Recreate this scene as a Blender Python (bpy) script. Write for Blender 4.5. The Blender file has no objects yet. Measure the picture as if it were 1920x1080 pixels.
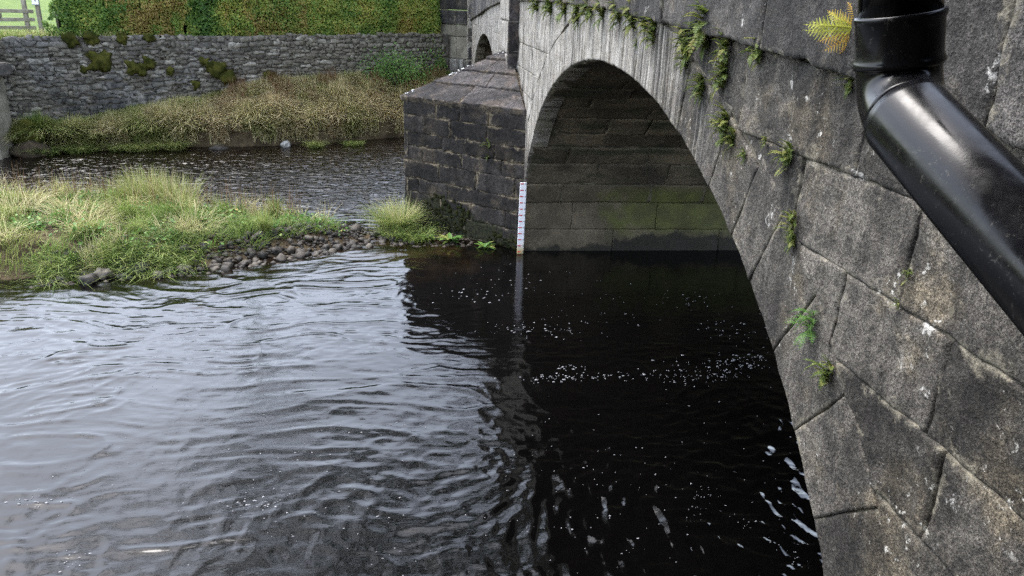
import bpy, math, random
import numpy as np
from mathutils import Vector, Matrix

random.seed(7)
RS = np.random.RandomState(11)
scene = bpy.context.scene
COL = scene.collection

# ------------------------------------------------------------------ camera
CAM = np.array([-1.6233, 0.0, 3.711])
F = Vector((0.12119233, 0.92836372, -0.35135911))
R = Vector((0.9925908, -0.11644873, 0.03468706))
U = Vector((0.00871312, 0.35295963, 0.93559798))
cd = bpy.data.cameras.new('camera')
cd.sensor_width = 36.0
cd.lens = 36.0 * 1413.7 / 1920.0
cd.clip_start = 0.05
cd.clip_end = 3000
cam = bpy.data.objects.new('camera', cd)
COL.objects.link(cam)
m = Matrix((R, U, -F)).transposed().to_4x4()
m.translation = Vector(CAM)
cam.matrix_world = m
scene.camera = cam

# ------------------------------------------------------------------ sky, sun, exposure
SUN_EL, SUN_AZ = math.radians(66), math.radians(-45)     # azimuth from +Y towards +X
world = bpy.data.worlds.new('World')
scene.world = world
world.use_nodes = True
wn = world.node_tree
wn.nodes.clear()
sky = wn.nodes.new('ShaderNodeTexSky')
sky.sky_type = 'NISHITA'
sky.sun_disc = False
sky.sun_elevation = SUN_EL
sky.sun_rotation = SUN_AZ
sky.air_density = 1.0
sky.dust_density = 2.5
hs = wn.nodes.new('ShaderNodeHueSaturation')
hs.inputs['Saturation'].default_value = 0.58
tc = wn.nodes.new('ShaderNodeTexCoord')
nz = wn.nodes.new('ShaderNodeTexNoise')
nz.inputs['Scale'].default_value = 2.2
nz.inputs['Detail'].default_value = 5
cr = wn.nodes.new('ShaderNodeMapRange')
cr.inputs['From Min'].default_value = 0.35
cr.inputs['From Max'].default_value = 0.65
cr.inputs['To Min'].default_value = 0.85
cr.inputs['To Max'].default_value = 1.15
mu = wn.nodes.new('ShaderNodeVectorMath')
mu.operation = 'SCALE'
bg = wn.nodes.new('ShaderNodeBackground')
bg.inputs['Strength'].default_value = 0.15
wo = wn.nodes.new('ShaderNodeOutputWorld')
L = wn.links.new
L(sky.outputs[0], hs.inputs['Color'])
L(tc.outputs['Generated'], nz.inputs['Vector'])
L(nz.outputs['Fac'], cr.inputs['Value'])
L(hs.outputs[0], mu.inputs[0])
L(cr.outputs[0], mu.inputs['Scale'])
L(mu.outputs[0], bg.inputs['Color'])
L(bg.outputs[0], wo.inputs['Surface'])

sd = bpy.data.lights.new('sun', 'SUN')
sd.energy = 0.5
sd.angle = math.radians(28)
sd.color = (1.0, 0.99, 0.97)
sun = bpy.data.objects.new('sun', sd)
COL.objects.link(sun)
sv = Vector((math.sin(SUN_AZ) * math.cos(SUN_EL), math.cos(SUN_AZ) * math.cos(SUN_EL), math.sin(SUN_EL)))
sun.rotation_euler = sv.to_track_quat('Z', 'Y').to_euler()
sun.location = (-20, 10, 30)

scene.view_settings.view_transform = 'Standard'
scene.view_settings.look = 'None'
scene.view_settings.exposure = 2.8
scene.view_settings.gamma = 1.0
scene.view_settings.use_curve_mapping = False
scene.cycles.max_bounces = 6
scene.cycles.use_denoising = False


# ------------------------------------------------------------------ noise (numpy)
def _h(ix, iy, iz, seed):
    n = (ix * 374761393 + iy * 668265263 + iz * 2147483647 + seed * 1274126177) & 0xffffffff
    n = ((n ^ (n >> 13)) * 1274126177) & 0xffffffff
    n = ((n ^ (n >> 16)) * 2246822519) & 0xffffffff
    return ((n ^ (n >> 15)) & 0xffff) / 65535.0


def vnoise(x, y, z=0.0, seed=0):
    x, y, z = np.broadcast_arrays(np.asarray(x, float), np.asarray(y, float), np.asarray(z, float))
    fx, fy, fz = np.floor(x), np.floor(y), np.floor(z)
    ix, iy, iz = fx.astype(np.int64), fy.astype(np.int64), fz.astype(np.int64)
    u, v, w = x - fx, y - fy, z - fz
    u, v, w = [q * q * q * (q * (q * 6 - 15) + 10) for q in (u, v, w)]
    r = 0
    for dx in (0, 1):
        for dy in (0, 1):
            for dz in (0, 1):
                r = r + _h(ix + dx, iy + dy, iz + dz, seed) * (u if dx else 1 - u) * (v if dy else 1 - v) * (w if dz else 1 - w)
    return r * 2 - 1


def fbm(x, y, z=0.0, o=4, seed=0):
    r, a = 0, 1.0
    for i in range(o):
        k = 2.03 ** i
        r = r + a * vnoise(np.asarray(x) * k + 17.3 * i, np.asarray(y) * k - 9.1 * i, np.asarray(z) * k, seed + i)
        a *= .5
    return r / 1.6


def sstep(a, b, x):
    t = np.clip((np.asarray(x, float) - a) / (b - a), 0, 1)
    return t * t * (3 - 2 * t)


# ------------------------------------------------------------------ object helpers
def link(o, parent=None):
    COL.objects.link(o)
    if parent is not None:
        o.parent = parent
    return o


def tag(o, label=None, cat=None, group=None, kind=None):
    if label: o['label'] = label
    if cat: o['category'] = cat
    if group: o['group'] = group
    if kind: o['kind'] = kind
    return o


def thing(name, label, cat, loc=(0, 0, 0), group=None):
    o = bpy.data.objects.new(name, None)
    o.empty_display_size = .1
    o.location = loc
    link(o)
    return tag(o, label, cat, group)


def mesh(name, V, Fc, mat, attrs=None, smooth=True):
    V = np.asarray(V, np.float32)
    me = bpy.data.meshes.new(name)
    if isinstance(Fc, np.ndarray):
        k = Fc.shape[1]
        me.vertices.add(len(V))
        me.vertices.foreach_set('co', V.ravel())
        me.loops.add(Fc.size)
        me.loops.foreach_set('vertex_index', Fc.astype(np.int32).ravel())
        me.polygons.add(len(Fc))
        me.polygons.foreach_set('loop_start', np.arange(0, Fc.size, k, dtype=np.int32))
        me.polygons.foreach_set('loop_total', np.full(len(Fc), k, np.int32))
        me.update(calc_edges=True)
        me.validate()
    else:
        me.from_pydata(V.tolist(), [], Fc)
    if attrs:
        for k, v in attrs.items():
            a = me.attributes.new(k, 'FLOAT', 'POINT')
            a.data.foreach_set('value', np.asarray(v, np.float32))
    me.polygons.foreach_set('use_smooth', np.full(len(me.polygons), smooth))
    if mat is not None:
        me.materials.append(mat)
    return me


def obj(name, me, parent=None):
    return link(bpy.data.objects.new(name, me), parent)


def clone(o, parent=None):
    c = o.copy()
    COL.objects.link(c)
    c.parent = parent
    for ch in list(o.children):
        clone(ch, c)
    return c


def grid_faces(n, m_, off=0, flip=False):
    i, j = np.meshgrid(np.arange(n - 1), np.arange(m_ - 1), indexing='ij')
    a = (i * m_ + j).ravel() + off
    q = np.stack([a, a + m_, a + m_ + 1, a + 1], 1)
    return q[:, ::-1] if flip else q


def box_vf(x0, x1, y0, y1, z0, z1):
    V = [(x, y, z) for x in (x0, x1) for y in (y0, y1) for z in (z0, z1)]
    Fc = [(0, 1, 3, 2), (4, 6, 7, 5), (0, 4, 5, 1), (2, 3, 7, 6), (0, 2, 6, 4), (1, 5, 7, 3)]
    return V, Fc


def bevel_box(name, size, mat, parent=None, bev=.01, seg=2, loc=(0, 0, 0), jit=0.0):
    import bmesh
    bm = bmesh.new()
    bmesh.ops.create_cube(bm, size=1.0)
    for v in bm.verts:
        v.co = Vector((v.co.x * size[0], v.co.y * size[1], v.co.z * size[2]))
    if bev > 0:
        bmesh.ops.bevel(bm, geom=bm.edges[:], offset=bev, segments=seg, affect='EDGES')
    for v in bm.verts:
        v.co += Vector(loc)
        if jit:
            v.co += Vector([random.uniform(-jit, jit) for _ in range(3)])
    me = bpy.data.meshes.new(name)
    bm.to_mesh(me)
    bm.free()
    me.materials.append(mat)
    return obj(name, me, parent)


def tube_vf(pts, rad, seg=12, cap=True):
    pts = [Vector(p) for p in pts]
    n = len(pts)
    rad = rad if hasattr(rad, '__len__') else [rad] * n
    V, Fc = [], []
    ref = None
    for i, p in enumerate(pts):
        t = (pts[min(i + 1, n - 1)] - pts[max(i - 1, 0)]).normalized()
        if ref is None:
            ref = t.orthogonal().normalized()
        ref = (ref - t * ref.dot(t)).normalized()
        b = t.cross(ref)
        for k in range(seg):
            a = 2 * math.pi * k / seg
            V.append(p + (ref * math.cos(a) + b * math.sin(a)) * rad[i])
    for i in range(n - 1):
        for k in range(seg):
            a, b2 = i * seg + k, i * seg + (k + 1) % seg
            Fc.append((a, b2, b2 + seg, a + seg))
    if cap:
        Fc.append(tuple(range(seg))[::-1])
        Fc.append(tuple(range((n - 1) * seg, n * seg)))
    return V, Fc


# ------------------------------------------------------------------ materials
class NT:
    def __init__(s, name, rough=.85, spec=.3):
        s.mat = bpy.data.materials.new(name)
        s.mat.use_nodes = True
        s.nt = s.mat.node_tree
        s.nt.nodes.clear()
        s.out = s.n('OutputMaterial')
        s.bsdf = s.n('BsdfPrincipled')
        s.bsdf.inputs['Roughness'].default_value = rough
        s.bsdf.inputs['Specular IOR Level'].default_value = spec
        s.l(s.bsdf.outputs[0], s.out.inputs['Surface'])
        s.pos = s.n('NewGeometry').outputs['Position']

    def n(s, t, **kw):
        nd = s.nt.nodes.new('ShaderNode' + t)
        for k, v in kw.items():
            setattr(nd, k, v)
        return nd

    def l(s, a, b):
        s.nt.links.new(a, b)

    def put(s, sock, v):
        if hasattr(v, 'is_output') or isinstance(v, bpy.types.NodeSocket):
            s.l(v, sock)
        else:
            sock.default_value = v

    def scale(s, v, sc):
        nd = s.n('Mapping')
        s.l(v, nd.inputs['Vector'])
        nd.inputs['Scale'].default_value = sc
        return nd.outputs[0]

    def noise(s, scale, detail=4, rough=.55, vec=None, dist=0):
        nd = s.n('TexNoise')
        s.l(vec if vec is not None else s.pos, nd.inputs['Vector'])
        nd.inputs['Scale'].default_value = scale
        nd.inputs['Detail'].default_value = detail
        nd.inputs['Roughness'].default_value = rough
        nd.inputs['Distortion'].default_value = dist
        return nd.outputs['Fac']

    def ramp(s, v, a, b, lo=0.0, hi=1.0):
        nd = s.n('MapRange', clamp=True)
        nd.interpolation_type = 'SMOOTHSTEP'
        s.l(v, nd.inputs['Value'])
        nd.inputs['From Min'].default_value = a
        nd.inputs['From Max'].default_value = b
        nd.inputs['To Min'].default_value = lo
        nd.inputs['To Max'].default_value = hi
        return nd.outputs[0]

    def math(s, op, a, b=0.0):
        nd = s.n('Math', operation=op)
        s.put(nd.inputs[0], a)
        s.put(nd.inputs[1], b)
        return nd.outputs[0]

    def mix(s, f, a, b):
        nd = s.n('Mix', data_type='RGBA')
        s.put(nd.inputs[0], f)
        for i, v in ((6, a), (7, b)):
            s.put(nd.inputs[i], v if not isinstance(v, tuple) else (*v, 1))
        return nd.outputs[2]

    def cmul(s, c, v):
        nd = s.n('VectorMath', operation='SCALE')
        s.l(c, nd.inputs[0])
        s.put(nd.inputs['Scale'], v)
        return nd.outputs[0]

    def attr(s, name):
        return s.n('Attribute', attribute_name=name).outputs['Fac']

    def rnd(s):
        return s.n('ObjectInfo').outputs['Random']

    def sep(s):
        nd = s.n('SeparateXYZ')
        s.l(s.pos, nd.inputs[0])
        return nd.outputs

    def color_ramp(s, v, stops):
        nd = s.n('ValToRGB')
        e = nd.color_ramp.elements
        e[0].position, e[0].color = stops[0][0], (*stops[0][1], 1)
        e[1].position, e[1].color = stops[-1][0], (*stops[-1][1], 1)
        for p, c in stops[1:-1]:
            q = e.new(p)
            q.color = (*c, 1)
        s.l(v, nd.inputs[0])
        return nd.outputs[0]

    def col(s, c):
        s.put(s.bsdf.inputs['Base Color'], c if not isinstance(c, tuple) else (*c, 1))
        return s

    def bump(s, h, strength=.5, dist=.01, prev=None):
        nd = s.n('Bump')
        nd.inputs['Strength'].default_value = strength
        nd.inputs['Distance'].default_value = dist
        s.l(h, nd.inputs['Height'])
        if prev is not None:
            s.l(prev, nd.inputs['Normal'])
        s.l(nd.outputs[0], s.bsdf.inputs['Normal'])
        return nd.outputs[0]


def stone_material(name, dark, light, grit=150, lime=False, smear=(.20, .18, .135), smear_amt=.8, white=.6, warm=(.092, .075, .05), grain=.62, moss=False, spots=()):
    t = NT(name, .9, .22)
    big = t.noise(1.7, 6, .6)
    c = t.mix(t.ramp(big, .36, .64), dark, light)
    c = t.mix(t.math('MULTIPLY', t.ramp(t.noise(2.3, 6, .65), .5, .66), .6), c, warm)
    c = t.cmul(c, t.ramp(t.noise(11, 6, .7), .32, .68, .62, 1.42))
    g = t.noise(grit, 2, .7)
    c = t.cmul(c, t.ramp(g, .32, .7, 1 - grain, 1 + grain))
    g2 = t.noise(grit * .36, 4, .75)
    c = t.cmul(c, t.ramp(g2, .32, .7, .6, 1.55))
    c = t.cmul(c, t.ramp(t.rnd(), 0, 1, .62, 1.36))
    c = t.cmul(c, t.ramp(t.noise(1, 4, .6, vec=t.scale(t.pos, (2, 6, .7))), .35, .62, .7, 1.2))
    if lime:
        x, y, z = t.sep()
        m1 = t.noise(1.0, 4, .6, vec=t.scale(t.pos, (1, 11, .55)))
        m2 = t.noise(1.0, 3, .6, vec=t.scale(t.pos, (1, 30, 1.1)))
        st = t.math('ADD', t.math('MULTIPLY', m1, .6), t.math('MULTIPLY', m2, .4))
        amt = t.math('MULTIPLY', t.ramp(y, 2.9, 6.2), t.ramp(z, .9, 2.0))
        st = t.math('ADD', st, t.math('MULTIPLY', t.math('SUBTRACT', amt, 1.0), .24))
        limef = t.math('MULTIPLY', t.ramp(st, .36, .56), .88)
        lc = t.mix(t.ramp(t.noise(5, 4), .35, .65), (.33, .31, .275), (.20, .182, .155))
        lc = t.cmul(lc, t.ramp(g2, .3, .7, .75, 1.2))
        c = t.mix(limef, c, lc)
    # mortar and grime spread over the arrises, ragged
    e = t.attr('edge')
    sp = t.math('ADD', t.math('MULTIPLY', t.noise(3.2, 6, .72), .62), t.math('MULTIPLY', t.noise(21, 5, .75), .38))
    e2 = t.math('ADD', e, t.math('MULTIPLY', t.math('SUBTRACT', sp, .562), -.55))
    sm = t.ramp(e2, .0, .05, 1, 0)
    smc = t.mix(t.ramp(t.noise(16, 4, .7), .38, .62), tuple(q * .5 for q in smear), smear)
    smc = t.cmul(smc, t.ramp(g2, .3, .7, .7, 1.25))
    c = t.mix(t.math('MULTIPLY', sm, smear_amt), c, smc)
    w = t.math('MULTIPLY', t.ramp(t.noise(17, 6, .78), white, white + .04), t.ramp(t.noise(2.3, 2), .48, .6))
    c = t.mix(t.math('MULTIPLY', w, .8), c, (.42, .41, .37))
    if spots:
        tot = None
        for (cy, cz, ry, rz) in spots:
            nd = t.n('Mapping')
            t.l(t.pos, nd.inputs['Vector'])
            nd.inputs['Location'].default_value = (0, -cy / ry, -cz / rz)
            nd.inputs['Scale'].default_value = (0, 1 / ry, 1 / rz)
            ln_ = t.n('VectorMath', operation='LENGTH')
            t.l(nd.outputs[0], ln_.inputs[0])
            g_ = t.math('SUBTRACT', 1.0, ln_.outputs['Value'])
            tot = g_ if tot is None else t.math('MAXIMUM', tot, g_)
        sn = t.math('ADD', t.math('MULTIPLY', t.noise(30, 6, .75), .7), t.math('MULTIPLY', t.noise(9, 3, .6), .3))
        sf = t.math('ADD', tot, t.math('MULTIPLY', t.math('SUBTRACT', sn, .62), 6.0))
        c = t.mix(t.math('MULTIPLY', t.ramp(sf, 0, .35), .85), c, t.cmul(t.mix(t.ramp(t.noise(60, 3), .35, .65), (.20, .19, .165), (.36, .35, .325)), t.ramp(g2, .3, .7, .8, 1.1)))
    if moss:
        x, y, z = t.sep()
        ln = t.math('SUBTRACT', t.math('SUBTRACT', .70, t.math('MULTIPLY', t.math('ADD', x, 1.45), .36)), z)
        ln = t.math('ADD', ln, t.math('MULTIPLY', t.math('SUBTRACT', t.noise(4.5, 5, .7), .5), .75))
        ln = t.math('SUBTRACT', ln, t.ramp(x, -1.3, -1.75, 0, .3))
        mf = t.ramp(ln, .0, .07)
        c = t.mix(t.math('MULTIPLY', mf, .93), c, t.mix(t.ramp(t.noise(26, 4, .7), .35, .65), (.005, .006, .003), (.022, .024, .009)))
    t.col(c)
    b = t.bump(g2, .85, .010)
    b = t.bump(g, .6, .0035, b)
    t.bump(t.noise(11, 6, .7), .7, .018, b)
    return t.mat


M = {}
M['face'] = stone_material('bridge_face_gritstone', (.029, .0262, .0225), (.063, .0572, .0485), lime=True, spots=[(3.245, 3.44, .03, .06), (3.2, 3.29, .03, .1), (3.16, 3.19, .045, .07), (2.07, 2.775, .075, .045), (2.09, 2.62, .03, .035), (2.02, 2.575, .06, .04), (3.24, 2.84, .06, .12), (1.78, 2.32, .05, .06), (3.44, 3.07, .06, .05), (2.97, 2.63, .05, .13), (1.76, 3.0, .1, .08), (2.6, 3.16, .1, .03), (1.55, 2.75, .12, .09)])
M['parapet'] = stone_material('parapet_gritstone', (.025, .0235, .0215), (.052, .048, .0435), white=.66, spots=[(3.74, 3.66, .05, .05), (5.4, 3.72, .1, .06), (1.98, 3.6, .035, .16), (2.9, 3.68, .04, .05)])
M['cut'] = stone_material('cutwater_stone', (.0105, .0092, .0082), (.0215, .0188, .0168), grit=90, smear=(.17, .138, .09), smear_amt=.85, white=.70, warm=(.045, .035, .024), grain=.35, moss=True)
M['cap'] = stone_material('cutwater_cap_stone', (.02, .018, .0175), (.036, .032, .0305), grit=90, smear=(.15, .12, .085), smear_amt=.8, white=.70, warm=(.07, .054, .042), grain=.35)


def vault_material():
    t = NT('vault_stone', .8, .35)
    big = t.noise(1.3, 5)
    c = t.mix(t.ramp(big, .38, .62), (.05, .041, .028), (.105, .085, .056))
    c = t.mix(t.ramp(t.noise(2.2, 4, vec=t.scale(t.pos, (.6, 1, 2))), .5, .68), c, (.034, .036, .022))
    c = t.cmul(c, t.ramp(t.noise(30, 3, .7), .3, .7, .65, 1.35))
    c = t.cmul(c, t.ramp(t.rnd(), 0, 1, .7, 1.35))
    w = t.ramp(t.noise(7, 5, .75), .68, .76)
    c = t.mix(t.math('MULTIPLY', w, .6), c, (.12, .108, .08))
    t.col(c)
    t.bump(t.noise(25, 4, .7), .5, .012)
    return t.mat


M['vault'] = vault_material()


def pier_material():
    t = NT('pier_wall_stone', .75, .35)
    x, y, z = t.sep()
    c = t.mix(t.ramp(t.noise(1.9, 5), .38, .62), (.06, .049, .031), (.108, .088, .057))
    c = t.cmul(c, t.ramp(t.noise(40, 3, .7), .3, .7, .7, 1.3))
    n1 = t.noise(2.4, 5, .6)
    # green algae grows towards the light of the far opening
    al = t.math('ADD', t.ramp(x, .5, 2.6), t.math('MULTIPLY', t.math('SUBTRACT', n1, .5), 1.6))
    al = t.math('MULTIPLY', t.ramp(al, .3, .75), t.math('MULTIPLY', t.ramp(z, .12, .45), t.ramp(z, .95, 1.15, 1, 0)))
    c = t.mix(t.math('MULTIPLY', al, .9), c, t.mix(t.ramp(t.noise(3.2, 4), .35, .65), (.052, .054, .016), (.08, .088, .022)))
    # wet black slime at the waterline
    zz = t.math('ADD', z, t.math('MULTIPLY', t.math('SUBTRACT', t.noise(3.3, 5, .65), .5), .55))
    zz = t.math('SUBTRACT', zz, t.ramp(x, .7, 2.4, 0, .2))
    c = t.mix(t.ramp(zz, .02, .12, .9, 0), c, (.012, .011, .008))
    w = t.math('MULTIPLY', t.ramp(t.noise(8, 4, .75), .66, .7), t.ramp(t.noise(1.7, 2), .45, .6))
    c = t.mix(t.math('MULTIPLY', w, .8), c, (.19, .165, .12))
    t.col(c)
    t.bump(t.noise(14, 5, .7), .5, .012)
    return t.mat


M['pier'] = pier_material()


def simple(name, c1, c2, sc=6, rough=.9, spec=.2, bump=.4, bsc=30, bd=.01):
    t = NT(name, rough, spec)
    c = t.mix(t.ramp(t.noise(sc, 5), .35, .65), c1, c2)
    t.col(c)
    if bump:
        t.bump(t.noise(bsc, 4, .7), bump, bd)
    return t.mat


M['mortar'] = simple('lime_mortar', (.05, .045, .036), (.13, .115, .082), 7, bsc=60, bd=.006)
M['vault_mortar'] = simple('vault_mortar', (.05, .043, .03), (.10, .085, .06), 5)
M['cut_mortar'] = simple('cutwater_mortar', (.03, .026, .02), (.17, .135, .085), 6)
M['moss_dark'] = simple('dark_moss', (.008, .010, .004), (.022, .024, .008), 9, 1.0, .05, .9, 60, .02)
M['moss'] = simple('olive_moss', (.022, .026, .006), (.06, .058, .013), 6, 1.0, .05, .9, 50, .02)
M['earth'] = simple('dark_wet_earth', (.022, .016, .010), (.06, .045, .028), 4, .9, .2, .8, 18, .03)
M['lichen'] = simple('white_lichen', (.6, .62, .6), (.75, .76, .74), 20)
M['wood'] = simple('weathered_fence_wood', (.16, .145, .11), (.26, .24, .19), 8)
M['bark'] = simple('tree_bark', (.05, .042, .032), (.10, .085, .066), 5)
M['pale_stone'] = simple('pale_ashlar', (.13, .118, .09), (.22, .2, .155), 3, bsc=14, bd=.02)
M['ledge'] = simple('dark_ledge_stone', (.06, .055, .05), (.11, .10, .09), 4)
M['tarmac'] = simple('bridge_road_tarmac', (.045, .045, .045), (.06, .06, .06), 8)

# ------------------------------------------------------------------ layout curves
A1 = dict(yc=6.714, z0=.394, a=4.833, r=2.876)
A2 = dict(yc=19.40, z0=.394, a=4.45, r=2.62)
SPR = .8
W = 5.2
PIL0, PIL1 = 12.72, 14.2
Y_END = 24.0
Y_START = -1.6
TH = .47


def string_z(y):
    return np.interp(y, [-2, 1.9, 2.25, 2.93, 3.84, 5.2, 6.8, 9.1, 12.4, 14.5, 16.0, 18.3, 20.9, 24.0],
                     [3.22, 3.41, 3.46, 3.52, 3.575, 3.64, 3.71, 3.755, 3.775, 3.765, 3.73, 3.62, 3.44, 3.25])


def ell(A, th, off=0.0):
    """th=0 at the far springing (+y), pi at the near one; outward offset."""
    y = A['yc'] + A['a'] * np.cos(th)
    z = A['z0'] + A['r'] * np.sin(th)
    ny, nzv = np.cos(th) / A['a'], np.sin(th) / A['r']
    k = np.hypot(ny, nzv)
    return y + off * ny / k, z + off * nzv / k


def th_at(A, z):
    return math.asin(min(1, max(-1, (z - A['z0']) / A['r'])))


_ts = np.linspace(0.02, math.pi - .02, 3000)


def y_ext(A, z, side):
    """y of the extrados at height z on the given side (+1 far, -1 near); None above it."""
    ye, ze = ell(A, _ts, TH)
    sel = (_ts < math.pi / 2) if side > 0 else (_ts > math.pi / 2)
    o = np.argsort(ze[sel])
    zz, yy = ze[sel][o], ye[sel][o]
    return float(np.interp(z, zz, yy)) if z < zz[-1] else None


def arch_bottom(y):
    for A in (A1, A2):
        q = (y - A['yc']) / A['a']
        if abs(q) < 1:
            z = A['z0'] + A['r'] * math.sqrt(1 - q * q)
            if z >= SPR:
                return z
        if abs(y - A['yc']) <= A['a'] * math.cos(th_at(A, SPR)) + .0301:
            return SPR
    return None


# ------------------------------------------------------------------ stones
def ticks(Lm, step, e=.022, nmax=40):
    n = int(min(nmax, max(2, round(Lm / step))))
    k = min(.22, e / max(Lm, 1e-3))
    inner = np.linspace(k * 2.4, 1 - k * 2.4, n + 1)
    return np.concatenate([[0, k * .45, k], inner, [1 - k, 1 - k * .45, 1]])


_stone_id = [0]


def stone(name, base, mapf, parent, mat, gap=.006, step=.05, depth=.14, rough=.006, rnd_r=.016, wob=.006, lift=.006, nmax=40, flip=False, kind=None, tilt=0.0):
    """base(s,t)->(a,b) in surface metres; mapf(a,b,d)->xyz with d outwards."""
    _stone_id[0] += 1
    sid = _stone_id[0]
    a00, b00 = base(np.array([0., 1., 0., 1., .5, .5, 0., 1.]), np.array([0., 0., 1., 1., 0., 1., .5, .5]))
    Lu = max(math.hypot(a00[7] - a00[6], b00[7] - b00[6]), .02)
    Lv = max(math.hypot(a00[5] - a00[4], b00[5] - b00[4]), .02)
    su, tv = ticks(Lu, step, nmax=nmax), ticks(Lv, step, nmax=nmax)
    gu, gv = min(.2, gap / Lu), min(.2, gap / Lv)
    S, T = np.meshgrid(gu + su * (1 - 2 * gu), gv + tv * (1 - 2 * gv), indexing='ij')
    a, b = base(S, T)
    S0, T0 = np.meshgrid(su, tv, indexing='ij')
    de = np.minimum(np.minimum(S0, 1 - S0) * Lu, np.minimum(T0, 1 - T0) * Lv)
    wa = fbm(a * 8 + sid * 3.7, b * 8, 0, 3, 5) * wob * 1.6
    wb = fbm(a * 8 - sid * 2.3, b * 8, 9, 3, 6) * wob * 1.6
    fall = sstep(.1, 0, de)
    a2, b2 = a + wa * fall, b + wb * fall
    rr = rnd_r * (1 + .6 * fbm(a * 9, b * 9, sid, 2, 8))
    d = -rr * np.clip(1 - de / np.maximum(rr * 1.6, 1e-3), 0, 1) ** 2
    lf = (random.random() * 2 - 1) * lift
    d = d + lf + rough * fbm(a * 4.5, b * 4.5, sid * 1.7, 3, 3) + rough * .5 * fbm(a * 17, b * 17, sid, 2, 4)
    d = d + tilt * (1 - T0)
    P = np.stack(mapf(a2, b2, d), -1)
    n, m_ = S.shape
    V = P.reshape(-1, 3)
    fc = grid_faces(n, m_, 0, flip)
    ring = np.concatenate([np.arange(m_), np.arange(1, n) * m_ + m_ - 1, (n - 1) * m_ + np.arange(m_ - 2, -1, -1), np.arange(n - 2, 0, -1) * m_])
    Q = np.stack(mapf(a2, b2, np.full_like(d, -depth)), -1).reshape(-1, 3)[ring]
    off = len(V)
    k = len(ring)
    idx = np.arange(k)
    side = np.stack([ring[idx], off + idx, off + (idx + 1) % k, ring[(idx + 1) % k]], 1)
    if not flip:
        side = side[:, ::-1]
    # s: first axis, t: second; front normal = ds x dt
    V = np.concatenate([V, Q])
    Fc = np.concatenate([fc, side])
    ed = np.concatenate([de.ravel(), np.zeros(k)])
    o = obj(name, mesh(name, V, Fc, mat, {'edge': ed}), parent)
    if kind: o['kind'] = kind
    return o


def rect(a0, a1, b0, b1):
    return lambda s, t: (a0 + (a1 - a0) * s, b0 + (b1 - b0) * t)


# ================================================================== SETTING
W0 = np.array([-.65, 25.1])
W1 = np.array([-11.3, 19.4])
WD = (W1 - W0) / np.linalg.norm(W1 - W0)          # along the bank wall, leftwards
WN = np.array([-WD[1], WD[0]])                    # towards the river
if WN[1] > 0:
    WN = -WN
WALL_LEN = 12.4


def wall_base(x):
    return np.interp(x, [-40, -11.3, -10.5, -9.4, -7.7, -5.8, -3, -.7, 3, 8], [.35, .40, .55, .72, 1.0, 1.48, 1.55, 1.55, 1.6, 2.2])


def wall_top(s):
    return np.interp(s, [0, 6.5, 9.7, 12, 20], [2.80, 2.71, 2.67, 2.6, 2.5]) + .03 * fbm(s * 2.1, 3.3)


def far_edge(x):
    return np.interp(x, [-60, -14, -11.4, -11, -9.3, -7.3, -5.6, -2.1, 4, 12, 60], [4, 17.4, 18.9, 19.25, 19.8, 20.3, 20.5, 22.3, 23.4, 23.5, 18])


def island_h(x, y):
    xn = [-40, -14, -9, -7.1, -6.2, -4.7, -3.5, -2.4, -1.5, -.6]
    near = np.interp(x, xn, [8.0, 9.2, 9.8, 10.1, 10.3, 10.6, 11.15, 11.85, 12.05, 12.1])
    far = np.interp(x, xn, [12.5, 14.0, 14.2, 14.0, 13.9, 13.5, 13.2, 12.85, 12.9, 12.3])
    near = near + .12 * fbm(x * 1.7, 1.0, 0, 3, 21)
    far = far + .15 * fbm(x * 1.3, 7.0, 0, 3, 22)
    top = np.interp(x, [-40, -9, -6, -4, -3, -2.2, -1.2, -.5], [.4, .36, .34, .27, .17, .1, .05, -.05])
    d = np.minimum(y - near, far - y)
    return -.12 + (top + .12) * sstep(-.18, .9, d) + .045 * sstep(0, .5, d) * fbm(x * 1.4, y * 1.4, 0, 3, 23)


def ground_h(x, y):
    x, y = np.asarray(x, float), np.asarray(y, float)
    sw = (x - W0[0]) * WN[0] + (y - W0[1]) * WN[1]      # distance in front of the wall plane
    ye = far_edge(x)
    yw = np.where(x < -.6, W0[1] - (x - W0[0]) * WN[0] / WN[1], 26.0)
    u = np.clip((y - ye) / np.maximum(yw - ye, .2), -1, 1.0)
    zb = wall_base(x)
    lip = .25 + .1 * fbm(x * .9, 4.0, 0, 3, 31)
    bank = -.1 + (lip + .1) * sstep(-.02, .09, u) + (zb - lip) * np.clip(u, 0, 1) ** .9 + .05 * fbm(x * 1.1, y * 1.1, 0, 3, 32) * sstep(.05, .3, u)
    h = np.where(y > ye - .4, np.maximum(bank, -.6), -.6)
    beyond = np.where(x < -.6, -sw, y - 25.5)
    field = 2.62 + .012 * np.clip(beyond - 4, 0, 60) + 16 * sstep(40, 260, beyond) + .06 * fbm(x * .3, y * .3)
    h = np.where(beyond > .16, field, h)
    isl = island_h(x, y)
    h = np.where((x < -.3) & (y < 15.5) & (y > 6), np.maximum(h, np.where(isl > -.119, isl, -.6)), h)
    nearb = 1.6 - sstep(-2.2, .6, y) * 2.2
    h = np.where(y < .8, np.maximum(h, nearb), h)
    return h


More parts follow.
